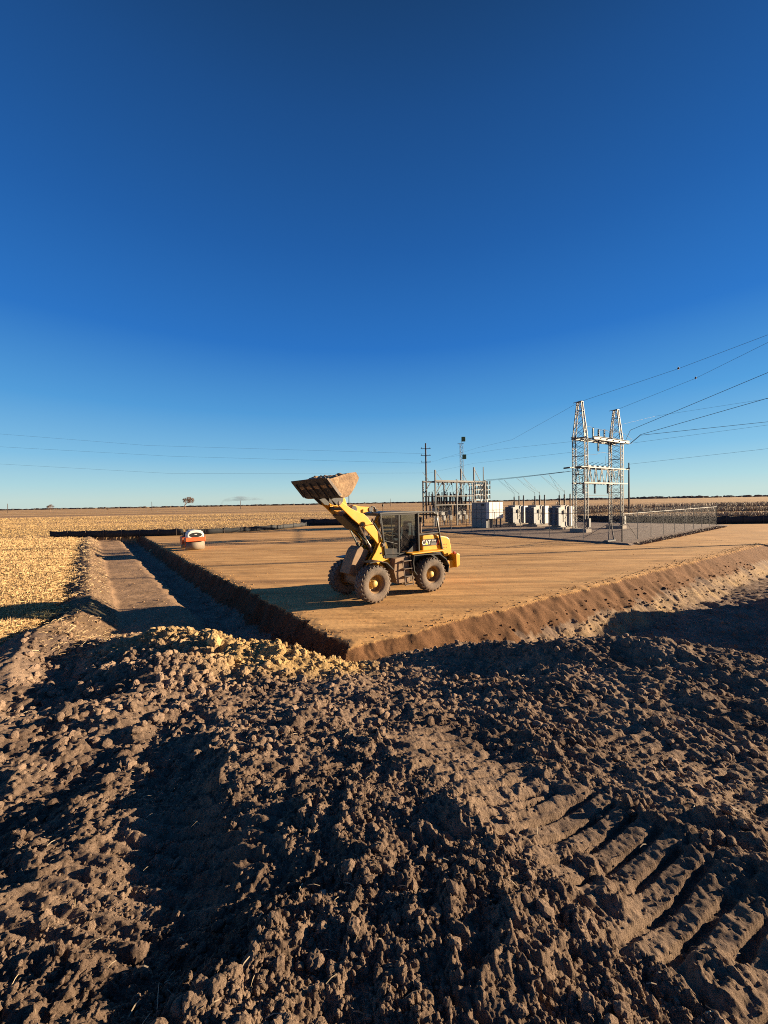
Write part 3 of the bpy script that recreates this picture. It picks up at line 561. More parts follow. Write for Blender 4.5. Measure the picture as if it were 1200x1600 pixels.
b=MB(); b.prism([(3.78,3.42),(3.44,3.36),(3.50,3.62),(3.60,3.74),(3.78,3.76),(3.90,3.62)],.22,.36); b.prism([(3.78,3.42),(3.44,3.36),(3.50,3.62),(3.60,3.74),(3.78,3.76),(3.90,3.62)],-.36,-.22); fr(b.build('tilt_link','yellow',loader,.015))
# bucket
BP=[(4.72,4.22),(4.28,3.74),(4.24,3.69),(4.12,3.66),(3.98,3.69),(3.86,3.78),(3.70,3.99),(3.55,4.24),(3.53,4.32),(3.64,4.49)]
b=strip(BP[::-1],.03,-1.19,1.19)
for y in(-1.0,-.5,0,.5,1.0): b.bar((4.70,y,4.16),(4.32,y,3.70),.05,.05)
b.bar((4.80,-1.21,4.32),(4.80,1.21,4.32),.03,.14,upv=(0,1,0)) if False else b.prism([(4.60,4.07),(4.79,4.285),(4.77,4.30),(4.57,4.09)],-1.20,1.20)
bk=fr(b.build('bucket','bucketsteel',loader))
for sgn in(1,-1):
    b=MB(); b.prism(BP+[(3.9,4.46)],*sorted((1.19*sgn,1.215*sgn))); b.build('side_plate','bucketside',bk)
    b=MB(); b.prism([(4.75,4.25),(4.68,4.28),(4.22,3.76),(4.30,3.71)],*sorted((1.215*sgn,1.24*sgn))); b.build('side_cutter','steel',bk)
    b=MB()
    for y in(.22,.50): b.prism([(4.28,3.70),(3.95,3.72),(3.72,3.97),(3.74,3.55),(3.86,3.42),(4.0,3.45)],*sorted((y*sgn,(y+.06)*sgn)))
    b.build('bucket_ear','bucketsteel',bk)
# heaped earth in bucket
n1,n2=26,44; vs=[];fs=[]
for i in range(n1+1):
    for j in range(n2+1):
        u=i/n1; v=-1.17+2.34*j/n2; a=Vector((4.64,4.17)); c=Vector((3.62,4.42)); p=a.lerp(c,u); e=math.sin(math.pi*u)**.7*(1-abs(v/1.2)**6)
        nzv=float(perlin(np.array([u*5.]),np.array([v*4.]),5)[0]); n3=float(perlin(np.array([u*17.]),np.array([v*14.]),6)[0])
        vs.append((p.x,v,p.y+(.15*e*(1+.7*nzv)+.04*n3*e-.05)))
for i in range(n1):
    for j in range(n2): a=i*(n2+1)+j; fs.append((a,a+1,a+n2+2,a+n2+1))
k0=len(vs); 
heap=MB(); heap.add(vs,fs,True)
ring=[j for j in range(n2+1)]+[i*(n2+1)+n2 for i in range(1,n1+1)]+[n1*(n2+1)+j for j in range(n2-1,-1,-1)]+[i*(n2+1) for i in range(n1-1,0,-1)]
heap.add([vs[i] for i in ring]+[(vs[i][0]*.5+2.02,vs[i][1]*.95,vs[i][2]-.3) for i in ring],[(i,(i+1)%len(ring),(i+1)%len(ring)+len(ring),i+len(ring)) for i in range(len(ring))]+[tuple(range(len(ring),2*len(ring)))])
ho=heap.build('earth_heap','heap'); tag(ho,'light brown earth heaped inside the raised loader bucket','earth'); ho['kind']='stuff'
LW=Matrix.Translation(loader.location)@Matrix.Rotation(HL,4,'Z'); ho.matrix_world=LW@FT
# driver
def skinned(name,pts,edges,m,parent=None,root=0,sub=2):
    me=bpy.data.meshes.new(name); me.from_pydata([p[:3] for p in pts],edges,[]); o=bpy.data.objects.new(name,me); COL.objects.link(o)
    sk=o.modifiers.new('skin','SKIN'); ss_=o.modifiers.new('sub','SUBSURF'); ss_.levels=sub; ss_.render_levels=sub; sk.use_smooth_shade=True
    for v,p in zip(me.skin_vertices[0].data,pts): v.radius=(p[3],p[4] if len(p)>4 else p[3])
    me.skin_vertices[0].data[root].use_root=True; me.materials.append(M[m]); 
    if parent: o.parent=parent
    return o
PT=[(0,0,0,.15,.13),(.01,0,.18,.14,.12),(.03,0,.40,.17,.12),(.03,0,.50,.10,.09),(.04,0,.56,.055),(.06,0,.62,.07),(.065,0,.70,.095,.085),(.055,0,.78,.085,.08),(.05,0,.83,.045),
 (.03,.18,.47,.065),(.10,.24,.24,.05),(.36,.16,.24,.04),(.44,.13,.27,.035),(.03,-.18,.47,.065),(.10,-.24,.24,.05),(.36,-.16,.24,.04),(.44,-.13,.27,.035),
 (.10,.10,-.02,.095),(.46,.13,.03,.075),(.56,.12,-.36,.055),(.66,.12,-.42,.05),(.10,-.10,-.02,.095),(.46,-.13,.03,.075),(.56,-.12,-.36,.055),(.66,-.12,-.42,.05)]
ED=[(0,1),(1,2),(2,3),(3,4),(4,5),(5,6),(6,7),(7,8),(2,9),(9,10),(10,11),(11,12),(2,13),(13,14),(14,15),(15,16),(0,17),(17,18),(18,19),(19,20),(0,21),(21,22),(22,23),(23,24)]
per=skinned('person',PT,ED,'navy'); per.matrix_world=LW@Matrix.Translation((.80,0,2.0)); tag(per,'driver in dark clothes and cap seated in the loader cab, hands on the wheel','person')
b=MB(); b.ball((.075,0,.70),.098,16,(1.0,.86,1.18)); b.ball((.178,0,.69),.018,8,(1,1,1.3))
for s_ in(1,-1): b.ball((.07,.085*s_,.69),.022,8,(1,.5,1.3)); b.ball((.155,.035*s_,.715),.014,8)
b.build('face','skin',per); b=MB(); b.ball((.06,0,.76),.105,16,(1.05,.95,.62)); b.box((.17,0,.755),(.12,.13,.012)); b.build('cap','hair',per)
for s_ in(1,-1):
    b=MB(); b.ball((.47,.12*s_,.275),.038,10,(1.2,.7,.8))
    for k in range(5): b.tube([(.48,(.12+.02*(k-2)*.8)*s_,.29),(.53,(.12+.018*(k-2))*s_,.285),(.545,(.12+.018*(k-2))*s_,.255-.004*abs(k-2))],[.010,.009,.007],6)
    b.build('hand','skin',per)
# ------------------------------------------------------------------ road roller
gr=gnd(305,859); d2=Vector((.609,-.793,0)); c=gr-d2*.85-Vector((.838,.545,0))*0
rol=empty('road_roller',(c.x,c.y,.008),math.atan2(-.793,.609),'small orange and white tandem road roller parked near the left pad edge','road roller')
for x in(.80,-.95):
    m=MB(); m.lathe([(0,-.655),(.30,-.655),(.31,-.64),(.34,-.645),(.36,-.65),(.36,.65),(.34,.645),(.31,.64),(.30,.655),(0,.655)],40,'Y',(x,0,.36)); m.build('drum','drum',rol)
m=MB()
for s_ in(1,-1): m.prism([(1.22,.74),(1.24,.92),(.30,.98),(.30,.74),(.68,.66),(.70,.30),(.90,.30),(.92,.66)],*sorted((.67*s_,.71*s_))); m.prism([(-1.35,.72),(-1.35,.95),(-.45,1.0),(-.40,.50),(-.7,.34),(-1.1,.34)],*sorted((.67*s_,.71*s_)))
m.box((1.20,0,.86),(.14,1.44,.32)); m.box((.75,0,.86),(.9,1.34,.12)); m.box((-.9,0,.92),(.95,1.34,.16)); m.box((-.08,0,.60),(.75,.5,.34)); m.build('frame','orange',rol,.02)
m=MB(); m.prism([(-.60,.93),(-.60,1.22),(-.52,1.42),(-.36,1.54),(.0,1.58),(.36,1.54),(.52,1.42),(.60,1.22),(.60,.93)],.25,1.21,'YZ'); hd=m.build('hood','white',rol,.05)
m=MB(); 
q=[(.45*math.cos(t*math.pi/9),.19*math.sin(t*math.pi/9)-.02) for t in range(18)]; m.add([(1.235,a,1.22+b_) for a,b_ in q]+[(1.20,a,1.22+b_) for a,b_ in q],[tuple(range(18))]+[(i,(i+1)%18,(i+1)%18+18,i+18) for i in range(18)]); gm_=m.build('grille','decalblack',hd)
m=MB().box((1.24,0,1.24),(.012,.18,.05)).build('badge','white',gm_)
for s_ in(1,-1): MB().cyl((1.24,.50*s_,1.0),(1.265,.50*s_,1.0),.055,n=14).build('headlight','galv',rol)
m=MB(); m.box((-.35,-.05,1.12),(.45,.5,.12)); m.prism([(-.55,1.15),(-.62,1.60),(-.68,1.60),(-.65,1.15)],-.26,.22); m.build('seat','seat',rol,.03)
m=MB(); m.bar((.2,-.1,1.1),(.05,-.1,1.5),.07); m.lathe([(.17+.014*math.cos(t*math.pi/3),.014*math.sin(t*math.pi/3)) for t in range(6)],16,'Z',(.03,-.1,1.55),closed=True); m.build('steering_wheel','rubberdark',rol)
m=MB(); m.prism([(-1.35,.98),(-1.35,1.30),(-.75,1.36),(-.68,.98)],-.5,.5); m.build('rear_body','darkpaint',rol,.04)
for s_ in(-1,1): MB().tube([(.15,.62*s_,.98),(.10,.62*s_,1.38),(-.55,.62*s_,1.42),(-.6,.62*s_,1.0)],.02).build('handrail','darkpaint',rol)
m=MB().cyl((.9,-.42,1.58),(.9,-.42,1.78),.02).build('exhaust','steel',rol)
# ------------------------------------------------------------------ substation yard
YZ=.12; RZ=math.atan2(.545,.838)
def L2W(base,x,y,z=0): return Vector((base.x+x*math.cos(RZ)-y*math.sin(RZ),base.y+x*math.sin(RZ)+y*math.cos(RZ),base.z+z))
RF=math.atan2(.607,.794); fc=gnd(972,847,YZ); LEN1=28.; LEN2=21.5
m=MB(); A=[(-.6,-.6),(LEN1-.3,-.6),(LEN1-.3,LEN2),(-.6,LEN2)]
def ringpt(o,z): return [(fc.x+(a+(o if a>0 else -o))*math.cos(RF)-(b+(o if b>0 else -o))*math.sin(RF),fc.y+(a+(o if a>0 else -o))*math.sin(RF)+(b+(o if b>0 else -o))*math.cos(RF),z) for a,b in A]
a0=ringpt(.45,-.03); a1=ringpt(.0,YZ-.004); m.add(a0+a1,[(0,1,5,4),(1,2,6,5),(2,3,7,6),(3,0,4,7),(4,5,6,7)])
M['g_gravel']=mat('crushed_gravel',(.15,.098,.068),.95,0,.35,12,.2,dustcol=(.13,.09,.07),bump=1,bscale=30); yd=m.build('gravel_yard','g_gravel'); yd['kind']='structure'
# chain link fence
fen=empty('chain_link_fence',(fc.x,fc.y,YZ),RF,'galvanised chain link fence topped with barbed wire round the substation yard','fence')
def fence_run(p,q,n,gate=None,arm=(0,0)):
    p=Vector(p);q=Vector(q); d=(q-p); L=d.length; d.normalize(); nn=Vector((d.y,-d.x,0)); H=2.15
    for k in range(n+1):
        a=p+d*(L*k/n); b=MB(); b.cyl(a,a+Vector((0,0,H+.05)),.024 if 0<k<n else .045,n=8); b.cyl(a+Vector((0,0,H)),a+nn*.28+Vector((0,0,H+.33)),.016,n=6); b.build('post','galvdark',fen)
    b=MB(); b.cyl(p+Vector((0,0,H)),q+Vector((0,0,H)),.024,n=6); b.build('top_rail','galv',fen)
    b=MB(); pit=.085; t=.0012
    def rib(u0,z0,u1,z1):
        a=p+d*u0+Vector((0,0,z0)); c=p+d*u1+Vector((0,0,z1)); e=(c-a).normalized().cross(nn)*t; b.add([a-e,a+e,c+e,c-e],[(0,1,2,3)])
    u=-H
    while u<L:
        for s_ in(0,1):
            u0,u1=u,u+H-.06; z0,z1=(.03,H-.03) if s_==0 else (H-.03,.03)
            if u0<0: f=(0-u0)/(u1-u0); z0=z0+(z1-z0)*f; u0=0
            if u1>L: f=(L-u0)/(u1-u0); z1=z0+(z1-z0)*f; u1=L
            if u1>u0: rib(u0,z0,u1,z1)
        u+=pit
    b.build('chain_link_mesh','galvdark',fen)
    b=MB()
    for k in range(3): f=(k+1)/3; b.cyl(p+nn*.28*f+Vector((0,0,H+.33*f)),q+nn*.28*f+Vector((0,0,H+.33*f)),.0035,n=4)
    b.build('barbed_wire','galv',fen)
L1=LEN1-1
fence_run((0,0,0),(L1,0,0),9); fence_run((0,LEN2-1,0),(0,0,0),7); fence_run((L1,0,0),(L1,LEN2-1,0),7); fence_run((L1,LEN2-1,0),(0,LEN2-1,0),9)
b=MB(); b.cyl((0,0,2.0),(2.9,0,.15),.02,n=6); b.cyl((0,0,2.0),(0,2.9,.15),.02,n=6); b.build('corner_brace','galvdark',fen)
for k,px in enumerate((1034.6,1053)):
    v=ray(px,803.5); c=Vector((fc.x,fc.y,YZ)); n_=Vector((-math.sin(RF),math.cos(RF),0)); t_=((c+n_*(LEN2-1.05))-EYE).dot(n_)/v.dot(n_); P_w=EYE+v*t_
    lx=(P_w-c).dot(Vector((math.cos(RF),math.sin(RF),0))); b=MB().box((lx,LEN2-1.06,P_w.z-YZ),(.42,.012,.55)).build('warning_sign','white',fen)
# leaning steel props at the fence corner
pp=gnd(954,846,.1); st_=empty('steel_prop_frame',(pp.x,pp.y,.02),RZ,'pair of leaning galvanised props joined at the top just outside the fence corner','prop frame')
b=MB(); b.cyl((-.35,0,0),(.15,.1,2.0),.035); b.build('leg','galvdark',st_); b=MB(); b.cyl((.55,0,0),(.15,.1,2.0),.045); b.build('leg','galv',st_); b=MB(); b.box((-.1,0,.16),(1.2,.3,.1)); b.build('foot','galvdark',st_)
# ---- dead end lattice structure
tb=gnd(907,831,YZ); tb.z=YZ; T=empty('steel_lattice_structure',tb,RZ,'tall galvanised two-legged lattice dead-end structure inside the fence corner','lattice structure')
def lattice(m,c0,w0,c1,w1,n,t=.045,leg=.075):
    c0=Vector(c0);c1=Vector(c1); K=[(-1,-1),(1,-1),(1,1),(-1,1)]
    def pt(k,f): c=c0.lerp(c1,f); wx=w0[0]+(w1[0]-w0[0])*f; wy=w0[1]+(w1[1]-w0[1])*f; return c+Vector((K[k][0]*wx/2,K[k][1]*wy/2,0))
    for k in range(4): m.bar(pt(k,0),pt(k,1),leg)
    for i in range(n):
        f0,f1=i/n,(i+1)/n
        for k in range(4):
            k2=(k+1)%4; m.bar(pt(k,f0),pt(k2,f1),t,t*.5); m.bar(pt(k2,f0),pt(k,f1),t,t*.5)
            if i%3==0: m.bar(pt(k,f0),pt(k2,f0),t)
        
CW=(.58,1.25); TH=9.6; TOP=13.25
for cx in(0,7.2):
    m=MB(); lattice(m,(cx,0,.30),CW,(cx,0,TH),CW,15); col_=m.build('lattice_column','galv',T)
    m=MB(); lattice(m,(cx,0,TH),CW,(cx,0,TOP),(.30,.42),4,.05,.08); m.box((cx,0,TOP),(.42,.55,.06)); m.bar((cx-.1,-.3,TOP+.05),(cx+.1,.75,TOP+.05),.05); m.build('tower_peak','galv',T)
    MB().box((cx,0,.12),(1.0,1.75,.42)).build('footing','concrete',T,.02)
for y,x0,x1,h in((-.68,1.4,8.7,.34),(.68,-.35,8.4,.26)):
    m=MB(); m.bar((x0,y,TH+.02),(x1,y,TH+.02),.07,h); m.bar((x0,y,TH+.02+h/2),(x1,y,TH+.02+h/2),.26,.02); m.bar((x0,y,TH+.02-h/2),(x1,y,TH+.02-h/2),.26,.02); m.build('cross_beam','galv',T)
m=MB()
for x in(-.1,1.3,2.6,3.9,5.2,6.5,7.9): m.bar((x,-.8,TH),(x,.8,TH),.10,.10)
m.build('tie_members','galv',T)
def insul(p,L,r,up_=1,m='porcelain'):
    b=MB(); pr=[(.02,0)]; n=int(L/.09)
    for k in range(n): z=L*(k+.2)/n; pr+= [(r*.5,z),(r,z+.02),(r*.95,z+.035),(r*.5,z+.05)]
    pr+=[(.02,L)]; pr=[(a,z*up_) for a,z in pr]; b.lathe(pr,10,'Z',p,smooth=False); b.cyl(p,Vector(p)+Vector((0,0,up_*L)),.02,n=6); return b
for x,y,z,l,u in((.75,-.1,TH+.2,1.15,1),(2.5,-.55,TH+.25,.75,1),(3.4,.5,TH+.2,1.25,1),(4.9,-.55,TH+.25,.75,1),(5.7,.5,TH+.2,1.25,1),(2.9,-.3,TH-.15,1.1,-1),(5.4,-.3,TH-.15,1.1,-1),(.9,.2,4.9,1.0,-1),(2.4,-.2,4.9,1.0,-1),(5.0,-.2,4.9,1.0,-1)):
    insul((x,y,z),l,.13,u,).build('post_insulator','greyporc',T)
for y in(-.6,.6):
    m=MB(); m.bar((-.9,y,6.6),(8.6,y,6.6),.12,.12); m.bar((-.4,y,5.0),(8.4,y,5.0),.14,.14)
    for k in range(6): x=.6+k*1.2; m.bar((x-.45,y,5.0),(x,y,6.6),.05); m.bar((x+.45,y,5.0),(x,y,6.6),.05)
    m.build('truss_girder','galv',T)
m=MB()
for x in(.5,1.7,2.9,4.1,5.3,6.5,7.9):
    for z in(6.6,5.0): m.bar((x,-.6,z),(x,.6,z),.08)
m.cyl((.6,-.2,3.72),(6.6,-.2,3.72),.02,n=6); m.build('truss_ties','galvdark',T)
for k,(x,y) in enumerate(((-.9,-.6),(-.9,.6),(.4,-.6),(8.0,-.6),(8.0,.6))):
    m=insul((0,0,0),1.0,.085); o=m.build('strain_insulator','porcelain',T); o.location=(x,y,6.6); o.rotation_euler=(0,R(-96) if k<3 else R(80),0)
m=MB()
for x in(1.6,2.6,3.6,4.6,5.6): m.box((x,0,6.78),(.5,.25,.18)); m.bar((x-.3,.3,6.8),(x+.35,-.3,7.2),.04); m.cyl((x,0,4.9),(x,0,5.35),.07)
m.build('disconnect_switches','galvdark',T)
m=MB()
def arc(m,a,b,sag,r=.014,n=10): a=Vector(a);b=Vector(b); m.tube([a.lerp(b,k/n)-Vector((0,0,4*sag*(k/n)*(1-k/n))) for k in range(n+1)],r,5)
arc(m,(.75,-.1,10.65),(3.4,.5,10.85),-.25); arc(m,(3.4,.5,10.85),(5.7,.5,10.85),-.15); arc(m,(5.7,.5,10.85),(8.6,-.2,10.3),-.4); arc(m,(2.5,-.55,10.3),(4.9,-.55,10.3),-.35); arc(m,(4.9,-.55,10.3),(9.2,-.8,9.9),-.5)
arc(m,(2.9,-.3,8.1),(5.4,-.3,8.1),-.2); arc(m,(5.0,0,8.0),(5.0,0,6.7),-.1); arc(m,(.5,0,8.0),(2.9,-.3,8.1),.1); m.build('jumper_wires','wire',T)
m=MB()
for x in(.2,7.4): m.bar((x,-.75,.5),(x,-.75,1.4),.25,.35)
m.build('operator_boxes','galv',T)
# ---- transformers
def transformer(loc,label):
    t=empty('transformer',loc,RZ,label,'transformer','power transformers in a row')
    MB().box((0,0,.10),(3.0,2.2,.22)).build('plinth','concrete',t,.02)
    b=MB(); b.box((-.25,0,1.45),(1.5,1.1,2.3)); b.box((-.25,0,2.63),(1.62,1.2,.07)); b.box((-.25,-.57,1.5),(.5,.05,1.4)); b.box((-.25,0,.26),(1.6,1.2,.1)); b.build('tank','graydark',t,.015)
    b=MB()
    for k in range(9): b.box((-1.25,-.62+.155*k,1.42),(.52,.05,2.05))
    b.cyl((-1.25,-.62,2.4),(-1.25,.62,2.4),.06,n=8); b.cyl((-1.25,-.62,.45),(-1.25,.62,.45),.06,n=8); b.build('radiator','radiator',t)
    b=MB(); b.box((1.02,-.12,1.42),(1.0,1.14,2.3)); b.box((1.02,-.12,1.7),(1.04,1.18,.04)); b.box((1.02,-.12,1.05),(1.04,1.18,.04)); b.build('cooler_bank','white',t,.02)
    for x,l in((-.75,1.15),(.25,1.25)):
        b=insul((x,-.25,2.7),l,.13); b.cyl((x,-.25,2.7+l),(x,-.25,3.15+l),.02,n=6); b.build('bushing','porcelain',t)
    for x in(-.5,-.2,.05): insul((x,.3,2.68),.42,.08).build('small_bushing','porcelain',t)
    b=MB(); b.box((-.42,-.62,1.9),(.28,.1,.4)); b.cyl((-.3,-.6,1.1),(.3,-.6,1.75),.02,n=6); b.build('gauge_box','darkpaint',t)
    b=MB(); b.cyl((.50,-.80,.2),(.50,-.80,2.9),.06,n=8); b.build('arrester_post','galvdark',t); insul((.50,-.80,2.9),1.1,.12).build('surge_arrester','porcelain',t)
    return t
tpos=[]
for px,py,w in((807,820,'leftmost of the three white and grey transformers, nearest the white control cabinet'),(839,821.5,'middle one of the three white and grey transformers'),(877,825.5,'rightmost of the three white and grey transformers, beside the lattice column')):
    p=gnd(px,py,YZ); tpos.append(p); transformer(p,w)
# ---- control cabinet
p=gnd(760,825,YZ); cb=empty('switchgear_cabinet',p,RZ,'pinkish grey metal switchgear cabinet with a white sunlit box beside it on stilts','cabinet')
b=MB(); b.box((.6,1.2,1.55),(1.2,2.4,3.1)); b.box((.6,1.2,3.13),(1.3,2.5,.06)); b.build('body','gray',cb,.01)
b=MB(); 
for z in(1.15,2.3): b.box((-.004,1.2,z),(.03,2.36,.04))
for y in(.8,1.6): b.box((-.004,y,1.55),(.02,.03,2.9))
for x in(.65,1.26,1.88): b.box((x,-.474,2.15),(.03,.02,2.0))
b.box((1.26,-.474,2.2),(2.45,.02,.03))
b.build('door_seams','galvdark',cb)
b=MB(); b.box((1.26,-.22,2.15),(2.5,.5,2.05)); b.build('raised_box','white',cb,.02)
for x in(.15,.9,1.6,2.35): MB().box((x,-.2,.55),(.14,.14,1.1)).build('leg','galv',cb)
MB().cyl((1.9,-.49,1.5),(1.9,-.46,1.5),.08,n=12).build('meter','darkpaint',cb); MB().box((-.02,.55,2.85),(.06,.42,.26)).build('vent','darkpaint',cb)
# ---- bus rack
base=gnd(681,823,YZ); base.z=YZ
rk=empty('bus_support_rack',base,RZ,'dark steel bus rack of posts and beams crowded with insulators, left of the grey cabinet','bus rack')
XS=(0,3.9,7.3,9.6)
for k,x in enumerate(XS):
    for y in(0,2.6):
        h=(7.6 if k==0 else 6.4) if y==0 else 6.3
        if k==2: h=8.2
        b=MB(); b.bar((x,y,0),(x,y,h),.16); b.build('post','galvdark' if (k in(0,2)) else 'galv',rk)
for y in(0,2.6):
    b=MB(); b.bar((-.1,y,6.15),(9.7,y,6.15),.16,.22); b.bar((0,y,4.1),(9.6,y,4.1),.1,.12); b.bar((0,y,2.9),(9.6,y,2.9),.1,.12); b.bar((0,y,4.3),(1.4,y,6.1),.09); b.bar((3.9,y,4.3),(5.2,y,6.1),.07); b.bar((0,y,7.5),(1.2,y,6.2),.04); b.bar((7.3,y,8.1),(8.6,y,6.2),.06); b.bar((3.9,y,.4),(5.3,y,2.8),.07); b.build('beam','galvdark' if y else 'galv',rk)
b=MB()
for x in np.arange(0.6,9.7,1.2):
    for z,w in((6.15,.08),(4.1,.06)): MB().bar((x,.05,z),(x,2.55,z),w).build('tie_beam','galvdark',rk)
for x in (.5,1.3,2.1,2.9,4.5,5.3,6.1): insul((x,-.05,6.0),.42,.12,-1).build('hanging_insulator','porcelain',rk)
for x in (.4,.9,1.5,2.1,2.6,3.3,4.3,4.9,5.5,6.1,6.7):
    insul((x,2.5,2.95),1.1,.17).build('post_insulator','porcelain',rk); insul((x+.1,2.5,4.15),.55,.12).build('post_insulator','greyporc',rk); insul((x+.25,.0,2.85),.7,.14,-1).build('hanging_insulator','porcelain',rk); insul((x-.1,1.5,1.2),1.6,.17).build('post_insulator','porcelain' if int(x*10)%2 else 'radiator',rk)
b=MB()
for x in(.6,1.9,3.1,4.6,5.8): arc(b,(x,0,5.6),(x+.5,.6,4.9),.25,.018); arc(b,(x,0,5.6),(x-.4,1.6,4.7),.3,.014)
for x in(4.2,5.0,6.6): arc(b,(x,0,5.4),(x+.9,.5,3.9),-.2,.02)
b.build('drop_wires','wire',rk)
def breaker(x,y,label):
    p=L2W(base,x,y); t=empty('circuit_breaker',p,RZ,label,'circuit breaker','circuit breakers under the bus rack')
    b=MB(); b.cyl((-.34,0,2.35),(.34,0,2.35),.24,n=14); b.box((0,.0,1.8),(.6,.5,.6)); b.build('tank','graydark',t)
    for s_ in(-1,1):
        o=insul((0,0,0),1.95,.21).build('bushing','porcelain',t); o.location=(.22*s_,0,2.5); o.rotation_euler=(0,R(9*s_),0)
    for s_ in(-1,1): MB().bar((.2*s_,0,0),(.2*s_,0,1.6),.07).build('leg','galv',t)
    MB().box((.0,-.40,1.1),(.4,.3,.65)).build('control_box','graydark',t)
for k,(x,w) in enumerate(((.55,'first from the left'),(1.75,'second from the left'),(2.95,'third from the left, beside the tall pale post'),(4.7,'fourth from the left, past the tall pale post'),(5.9,'fifth from the left, next to the grey cabinet'))):
    breaker(x,.7,'dark bushed circuit breaker, '+w)
sw=L2W(base,7.7,.1); sr=empty('switch_rack',sw,RZ,'white rack holding four tiers of dark insulators above the grey cabinet','switch rack')
b=MB()
for x in(0,1.2,2.4):
    for y in(0,1.2): b.bar((x,y,0),(x,y,5.9),.10)
for z in(3.6,4.3,5.0,5.7): 
    for y in(0,1.2): b.bar((-.3,y,z),(2.9,y,z),.09)
    for x in(0,1.2,2.4): b.bar((x,-.2,z),(x,1.4,z),.07)
b.build('frame','white',sr)
for z in(3.65,4.35,5.05,5.75):
    for x in(-.35,0,.35,.7,1.1,1.45,1.75,2.1,2.4,2.9): o=insul((0,0,0),.56,.13).build('insulator','porcelain',sr); o.location=(x,-.1,z); o.rotation_euler=(0,R(random.uniform(-22,22)),0)
b=MB(); b.cyl((2.2,.5,0),(2.2,.5,8.4),.09,.06,n=8); b.build('mast','galvdark',sr)
# ---- communications tower
p=atY(722,800,64); p.z=0; cmt=empty('communications_tower',p,0,'slim lattice communications mast with two green box antennas behind the bus rack','tower')
m=MB(); W_=.62; TT=14.1
cor=[(W_/2*math.cos(a),W_/2*math.sin(a)) for a in(R(90),R(210),R(330))]
for a,b_ in cor: m.cyl((a,b_,0),(a,b_,TT-1),.03,n=6)
for i in range(17):
    z0=i*(TT-1)/17; z1=(i+1)*(TT-1)/17
    for k in range(3): a=cor[k];c=cor[(k+1)%3]; m.bar((a[0],a[1],z0),(c[0],c[1],z1),.028); m.bar((a[0],a[1],z0),(c[0],c[1],z0),.028)
m.cyl((.1,0,TT-1),(.1,0,TT),.03); m.build('lattice_mast','galv',cmt)
for z,x in((TT-.4,.3),(TT-3.3,.42)): MB().box((x,-.35,z),(.62,.3,.75)).build('antenna','green',cmt,.03)
MB().box((-.1,0,TT-1.1),(1.0,.1,.08)).build('antenna_arm','galv',cmt)
# ---- poles
def pole(px,Y,ytop,label,name='utility_pole',arms=3,r=.16,group=None,zs=None,h=None,xy=None,az=0.):
    if xy is None: p=atY(px,795,Y); h=atY(px,ytop,Y).z
    else: p=Vector(xy)
    p.z=0 if xy is None or len(xy)<3 else xy[2]; t=empty(name,p,az,label,'utility pole',group)
    MB().cyl((0,0,-.3),(0,0,h),r,r*.62,n=10).build('shaft','wood',t)
    for k in range(arms):
        z=h-1.1-1.35*k; MB().box((0,0,z),(2.0,.1,.1)).build('crossarm','wood',t)
        for s_ in(-1,1): insul((.85*s_,0,z+.05),.25,.06).build('insulator','porcelain',t)
    return t,p,h
P1=pole(666.5,78,692.5,'tall dark wooden pole with three short crossarms left of the bus rack',arms=3,r=.22)
P2=pole(982.7,74,723,'bare wooden pole standing behind the lattice structure',arms=0,r=.17)
P3=pole(545.5,118,752,'thin pole rising behind the raised loader bucket',arms=1,r=.15)
gp='distant poles on the horizon'
for px,y,w in((12,787,'far pole at the left edge of the field horizon'),(376,782,'far pole beside the drifting smoke'),(237.5,784,'far short pole left of the lone tree'),(610,779,'far pole on the horizon right of the bucket')): pole(px,330,y,w,arms=0,r=.26,group=gp)
spole=pole(0,0,0,'pole at the right of the site carrying the incoming lines',xy=(49.5,31.0,0),h=15.5,r=.19,arms=2)
# ---- overhead lines
def line(name,pts,r,label,group,sag=.0,marker=None):
    P=[Vector(p) for p in pts]; b=MB(); out=[]
    for i in range(len(P)-1):
        n=26
        for k in range(n+(i==len(P)-2)): f=k/n; out.append(P[i].lerp(P[i+1],f)-Vector((0,0,4*sag*f*(1-f))))
    b.tube(out,r,5); o=b.build(name,'wire'); tag(o,label,'power line',group); 
    return o
GW='overhead wires to the right of the lattice structure'
def TW(x,y,z): return L2W(tb,x,y,z)
def far(px,py,Y): return atY(px,py,Y)
line('overhead_wire',[TW(0,0,TOP),far(1060,576,34),far(1200,523,30),far(1500,395,22)],.013,'highest thin wire, from the left tower peak to the upper right',GW)
line('overhead_wire',[TW(7.2,0,TOP),far(1087,591,38),far(1200,535,33),far(1500,380,23)],.013,'second thin wire, from the right tower peak to the upper right',GW)
line('overhead_wire',[TW(8.8,-.3,10.0),far(985,672,40),far(1200,582,32),far(1500,452,22)],.022,'thick wire rising steeply from the upper cross beam to the right',GW)
line('overhead_wire',[TW(9.2,-.6,9.6),far(1001,679,40),far(1200,622,33),far(1500,532,23)],.022,'thick wire rising gently from the upper cross beam to the right',GW)
line('overhead_wire',[TW(9.2,-.6,9.55),far(1001,680,40),far(1200,659,40),far(1600,617,40)],.020,'nearly level wire leaving the upper cross beam to the right',GW)
line('overhead_wire',[TW(7.5,.5,9.3),far(990,692,46),far(1200,664,46),far(1600,606,46)],.011,'faint level wire just below the nearly level one',GW)
line('overhead_wire',[TW(7.4,.5,11.5),far(1025,650,50),far(1187,625,44),far(1500,570,36)],.010,'faint wire crossing behind the two thick wires',GW)
line('overhead_wire',[P2[1]+Vector((0,0,P2[2]-.3)),far(1200,701,60),far(1600,655,46)],.017,'lowest wire, from the bare pole behind the structure to the right',GW)
GL_='overhead wires left of the lattice structure'
